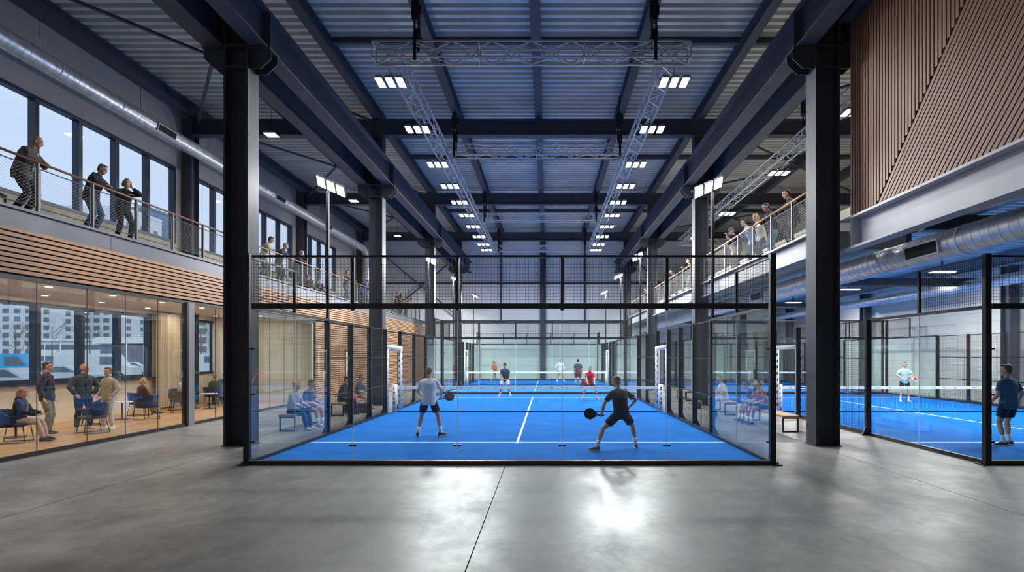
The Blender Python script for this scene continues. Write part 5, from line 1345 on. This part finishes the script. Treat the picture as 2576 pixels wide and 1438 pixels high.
bench_sit('person in orange brown top and dark shorts sitting on the oak bench', 6.6, 17.3, PI / 2 + 0.1, h=1.74, lean=0.35, top=('tee', (160, 84, 66)), bottom=('shorts', (32, 40, 70)), shoes=(60, 66, 90), hair=('short', 'hair_brown'), vox=0.011)
bench_sit('person in navy shorts bent forward on the far end of the oak bench', 6.6, 18.0, PI / 2, h=1.74, lean=0.55, top=('tee', (60, 74, 110)), bottom=('shorts', (28, 36, 70)), shoes=(60, 66, 90), hair=('short', 'hair_dark'), vox=0.011)
bench_sit('player in white sitting on the second gallery side bench', 6.42, 20.6, PI / 2 + 0.1, h=1.74, lean=0.3, top=('tee', (214, 206, 204)), bottom=('shorts', (206, 200, 200)), shoes=(200, 200, 204), hair=('short', 'hair_brown'), vox=0.013)
bench_sit('woman in pale top and navy leggings sitting on the lounge side bench', -7.15, 16.0, -PI / 2 - 0.1, h=1.7, lean=0.2, top=('sweater', (180, 180, 182)), bottom=('trousers', (34, 48, 90)), shoes=(216, 216, 220), hair=('bun', 'hair_blonde'), vox=0.01)
bench_sit('man in grey blue shirt and navy shorts on the lounge side bench', -7.15, 16.9, -PI / 2 - 0.2, h=1.78, lean=0.3, top=('tee', (84, 96, 120)), bottom=('shorts', (30, 44, 92)), shoes=(200, 202, 208), hair=('short', 'hair_brown'), vox=0.01)
bench_sit('person in black jacket sitting on the bench with bags underneath', -7.25, 20.1, -PI / 2, h=1.74, lean=0.3, top=('jacket', (26, 26, 32)), bottom=('trousers', (34, 34, 40)), shoes=(40, 40, 44), hair=('short', 'hair_dark'), vox=0.012)
bench_sit('person in olive shorts and grey shirt sitting on the bench with bags underneath', -7.25, 21.9, -PI / 2 - 0.2, h=1.74, lean=0.2, top=('tee', (70, 84, 100)), bottom=('shorts', (120, 124, 96)), shoes=(190, 60, 60), hair=('short', 'hair_dark'), vox=0.012)
def bag(label, x, y, l, w, h, col, rz=0.0, wheel=False):
    b = thing('sports_bag', label, 'bag', (x, y, 0), rz)
    rg = []
    for t, f in ((-1, 0.72), (-0.93, 0.95), (-0.5, 1.0), (0.5, 1.0), (0.93, 0.95), (1, 0.72)):
        rg.append([Vector((t * l / 2, math.copysign(abs(math.cos(a)) ** 0.55, math.cos(a)) * w / 2 * f, h * 0.5 * (1 + math.copysign(abs(math.sin(a)) ** 0.6, math.sin(a)) * f))) for a in [2 * PI * k / 20 for k in range(20)]])
    MB().rings(rg).build('bag_body', cloth(col), b, local=True, smooth=True)
    MB().tube([(-l*0.2, 0, h*0.96), (-l*0.15, 0, h*1.22), (l*0.15, 0, h*1.22), (l*0.2, 0, h*0.96)], 0.014, 6).build('handle', 'rubber', b, local=True)
    MB().box(-l*0.36, l*0.36, -w*0.51, -w*0.48, h*0.2, h*0.62).build('pocket', cloth(tuple(min(255, int(c * 1.5) + 8) for c in col)), b, local=True)
    MB().tube([(-l*0.42, -0.01, h*0.97), (0, -0.01, h*1.0), (l*0.42, -0.01, h*0.97)], 0.006, 5).build('zip', 'rail_steel', b, local=True)
bag('large charcoal sports bag standing on the concrete near the bench with bags', -6.75, 20.75, 0.62, 0.34, 0.36, (44, 46, 52), 0.3)
bag('black and red rounded bag under the far end of the bench', -7.3, 21.2, 0.5, 0.3, 0.3, (34, 30, 36), 0.5)
bag('pink jacket roll lying on the bench with bags', -7.2, 21.0, 0.4, 0.2, 0.22, (206, 54, 88), 1.2)
bpy.data.objects['sports_bag.002'].location.z = 0.462; bpy.data.objects['sports_bag.002'].name = 'rolled_jacket'
bag('dark bag on the floor by the gallery side mesh', 5.6, 19.2, 0.5, 0.28, 0.3, (40, 42, 46), 1.3)
bag('grey green holdall on the floor by the second gallery bench', 6.0, 22.6, 0.55, 0.3, 0.3, (74, 76, 66), 1.2)
bag('black racket bag leaning by the far hall court gate', 12.0, 30.2, 0.4, 0.3, 0.5, (28, 28, 32), 0.2)
# ================================================================== outside, seen through the windows
structure(MB().box(-600, XW - 0.3, -60, 560, -0.5, -0.05).build('ground', mat('wet grey asphalt', (130, 136, 142), 0.6, 0, 0.1, 0.05)))
for nme, col in dict(tower_white=(196, 200, 206), tower_dark=(96, 116, 140), window_dark=(92, 110, 124), low_white=(208, 212, 216), roof_pale=(216, 220, 222), brick_pale=(176, 172, 166)).items(): M[nme] = mat(nme.replace('_', ' '), col, 0.5 if 'dark' in nme else 0.8)
def tower(label, x, y, wd, dp, ht, m, cols, rows, z0, step, ww, wh, win='window_dark', first=7, band=True):
    t = thing('tower_block', label, 'building', (x, y, 0))
    MB().box(-wd/2, wd/2, 0, dp, 0, ht).box(-wd/2 - 0.1, wd/2 + 0.1, -0.1, dp + 0.1, ht, ht + 0.9).build('wall', m, t, local=True)
    pitch = wd / cols; up = MB()
    for r in range(rows):
        z = z0 + step * r
        if z + wh > ht - 1: break
        for c in range(cols):
            cx = -wd/2 + pitch * (c + 0.5)
            if r < first:
                w_ = MB().box(cx - ww/2, cx + ww/2, -0.12, 0.0, z, z + wh).build('window', win, t, local=True)
            else: up.box(cx - ww/2, cx + ww/2, -0.12, 0.0, z, z + wh)
    # the flank facing the hall
    cs = max(2, int(dp / 5))
    for r in range(rows):
        z = z0 + step * r
        for c in range(cs):
            cy = dp * (c + 0.5) / cs
            if z + wh < ht - 1: up.box(wd/2, wd/2 + 0.12, cy - ww/2, cy + ww/2, z, z + wh)
    uo = up.build('upper_windows', win, t, local=True); uo['kind'] = 'stuff'
    return t
def WX(pxx, y): return (pxx - 1376.0) / F * y
tower('white hotel slab with paired dark windows at the edge of the view', WX(15, 150), 150, 15, 14, 34, 'tower_white', 5, 12, 2.6, 2.15, 1.6, 1.2, first=8)
tower('tall white tower with dark windows, seen in the second lounge window', WX(195, 170), 170, 26, 18, 46, 'tower_white', 9, 18, 3.0, 2.25, 1.7, 1.25, first=8)
tower('blue grey glass tower behind the white ones', WX(330, 210), 210, 14, 20, 56, 'tower_dark', 6, 22, 3.0, 2.6, 1.6, 1.7, first=8)
tower('narrow blue grey block beside the glass tower', WX(275, 240), 240, 12, 16, 52, 'tower_dark', 4, 20, 3.0, 2.6, 1.8, 1.5, first=8)
tower('white and glass block seen beyond the glazing post', WX(525, 150), 150, 12, 14, 18, 'tower_white', 4, 7, 3.0, 2.4, 1.9, 1.5, first=7)
t = thing('low_building', 'low white wing with long dark window bands at the foot of the white tower', 'building', (WX(180, 120), 120, 0))
MB().box(-9, 9, 0, 8, 0, 5.2).build('wall', 'low_white', t, local=True)
for z in (1.0, 3.4): MB().box(-8.6, 8.6, -0.1, 0, z, z + 1.0).build('window', 'window_dark', t, local=True)
MB().box(-9.3, 9.3, -0.5, 8.3, 5.2, 5.6).build('roof', 'roof_pale', t, local=True)
t = thing('pavilion', 'pavilion with broad pale flat roof and glass walls', 'building', (WX(325, 90), 90, 0))
MB().box(-4.6, 4.6, 0, 6, 0, 3.9).build('glass_wall', 'tower_dark', t, local=True)
MB().box(-5.2, 5.2, -0.8, 6.8, 4.0, 5.0).build('roof', 'roof_pale', t, local=True)
M['bark'] = mat('bare grey bark', (110, 98, 88), 0.9); M['evergreen'] = mat('dull evergreen leaves', (62, 82, 62), 0.9, 0, 0.2, 2)
def bare_tree(label, x, y, h, seed):
    rnd = random.Random(seed); t = thing('bare_tree', label, 'tree', (x, y, 0))
    MB().tube([(0, 0, 0), (0.05, 0, h * 0.5), (0, 0.05, h * 0.95)], [0.09, 0.06, 0.015], 6).build('trunk', 'bark', t, local=True)
    br = MB()
    def grow(p, d, l, r, n):
        q = p + d * l; br.tube([p, q], [r, r * 0.6], 4, False)
        if n > 0:
            for _ in range(3):
                dd = (d + Vector((rnd.uniform(-.7, .7), rnd.uniform(-.7, .7), rnd.uniform(-.1, .5)))).normalized(); grow(p + d * l * rnd.uniform(.5, 1), dd, l * 0.68, r * 0.6, n - 1)
    for i in range(8):
        a = rnd.uniform(0, 2 * PI); grow(Vector((0, 0, h * rnd.uniform(0.3, 0.8))), Vector((math.cos(a) * 0.7, math.sin(a) * 0.7, 0.7)).normalized(), h * 0.22, 0.022, 3)
    br.build('branches', 'bark', t, local=True)
for i, (pxx, y, h) in enumerate(((38, 60, 5.5), (130, 70, 6.0), (70, 95, 7), (225, 80, 6.5), (262, 100, 6), (345, 75, 3.6), (505, 90, 7), (528, 75, 6.5), (548, 80, 7))):
    bare_tree(['bare tree at the foot of the white hotel slab', 'bare tree in front of the tall white tower', 'tall bare tree further back by the hotel slab', 'bare tree behind the standing bald man', 'bare tree at the edge of the third lounge window', 'low bare tree in front of the pavilion', 'bare tree beyond the glazing post, first', 'tall bare tree beyond the glazing post, middle', 'bare tree beyond the glazing post, last'][i], WX(pxx, y), y, h, i)
hd = MB(); rnd = random.Random(5)
for i in range(420):
    x = rnd.uniform(-3.5, 3.5); z = rnd.uniform(0.1, 1.3); yy = rnd.uniform(-0.6, 0.6); s = 0.16
    a = Vector((rnd.uniform(-1, 1), rnd.uniform(-1, 1), rnd.uniform(-1, 1))).normalized() * s; b = a.cross(Vector((rnd.random(), rnd.random(), 1))).normalized() * s
    hd.prism([Vector((x, yy, z)) + a, Vector((x, yy, z)) + b, Vector((x, yy, z)) - a, Vector((x, yy, z)) - b], (0, 0.01, 0))
hd.v = [(v[0] + WX(330, 60), v[1] + 60, v[2]) for v in hd.v]
tag(hd.build('hedge', 'evergreen'), 'clipped evergreen hedge in front of the pavilion', 'hedge', kind='stuff')
def vehicle(label, x, y, rz, col, van=False, name='car'):
    c = thing(name, label, name.replace('_', ' '), (x, y, 0), rz); L, Wd = (5.4, 2.0) if van else (4.3, 1.8)
    if van: prof = [(-L/2, .35), (-L/2, 2.2), (L/2 - 1.5, 2.25), (L/2 - .8, 1.3), (L/2, 1.1), (L/2, .35)]
    else: prof = [(-L/2, .35), (-L/2, .85), (-L/2 + .5, .95), (-L/2 + .9, 1.4), (L/2 - 1.7, 1.45), (L/2 - 1.0, .95), (L/2, .8), (L/2, .35)]
    MB().prism([(p, -Wd/2, z) for p, z in prof], (0, Wd, 0)).build('car_body', cloth(col), c, local=True)
    gl = MB()
    for s in (-1, 1):
        y0 = s * (Wd / 2 + 0.005)
        if van: gl.prism([(L/2 - 2.3, y0, 1.35), (L/2 - 1.0, y0, 1.35), (L/2 - 1.5, y0, 2.0), (L/2 - 2.3, y0, 2.0)], (0, s * 0.01, 0))
        else: gl.prism([(-L/2 + .75, y0, .98), (L/2 - 1.15, y0, .98), (L/2 - 1.75, y0, 1.36), (-L/2 + 1.0, y0, 1.34)], (0, s * 0.01, 0))
    gl.build('side_windows', 'window_dark', c, local=True)
    for sx in (-1, 1):
        for sy in (-1, 1): MB().tube([(sx * (L/2 - .85), sy * (Wd/2 - .15), .33), (sx * (L/2 - .85), sy * (Wd/2 + .02), .33)], .33, 14).build('wheel', 'rubber', c, local=True)
vehicle('bright blue lorry parked at the edge of the view', WX(14, 42), 42, 0.3, (70, 160, 208), True, 'lorry')
for i, (pxx, y, col, lb) in enumerate(((30, 30, (208, 214, 220), 'white car parked nearest the first lounge window'), (70, 56, (186, 194, 202), 'silver car parked behind the white one'), (150, 38, (204, 212, 218), 'white car seen between the standing men'),
        (178, 66, (120, 132, 142), 'grey car further back between the standing men'), (250, 47, (214, 218, 222), 'white car behind the woman in beige'), (330, 56, (216, 220, 224), 'white car in the last lounge window'), (515, 60, (216, 222, 226), 'white car beyond the glazing post'))):
    vehicle(lb, WX(pxx, y), y, 0.1 + 0.2 * (i % 3), col, i in (4, 6), 'van' if i in (4, 6) else 'car')
for i, (pxx, y) in enumerate(((152, 48), (318, 50), (112, 65))):
    l = thing('street_lamp', ['white street lamp with curved arm between the standing men', 'leaning white street lamp before the pavilion', 'street lamp by the hotel slab'][i], 'street lamp', (WX(pxx, y), y, 0))
    MB().tube([(0, 0, 0), (0, 0, 3.0), (0.1, 0, 3.5), (0.5, 0, 3.8), (1.1, 0, 3.85)], 0.05, 6).build('pole', 'white', l, local=True)
    MB().box(1.0, 1.5, -0.1, 0.1, 3.78, 3.86).build('lamp_head', 'white', l, local=True)
# brown wooden chair on the balcony at the edge of the view
bc = thing('wooden_chair', 'small brown wooden chair on the balcony at the very edge of the view', 'chair', (-11.75, 12.0, 5.08), 0.4)
MB().box(-0.2, 0.2, -0.2, 0.2, 0.42, 0.45).build('seat', 'chair_brown', bc, local=True)
for sx in (-0.18, 0.18):
    MB().box(sx - 0.018, sx + 0.018, 0.15, 0.186, 0, 0.42).build('leg', 'chair_brown', bc, local=True)
    MB().box(sx - 0.018, sx + 0.018, -0.2, -0.164, 0, 0.42).build('leg', 'chair_brown', bc, local=True)
bk = MB()
for sx in (-0.18, 0.18): bk.bar((sx, -0.18, 0.45), (sx, -0.24, 0.88), 0.03)
for z in (0.62, 0.84): bk.bar((-0.18, -0.2 - (z - 0.45) * 0.12, z), (0.18, -0.2 - (z - 0.45) * 0.12, z), 0.025, 0.06)
bk.build('backrest', 'chair_brown', bc, local=True)
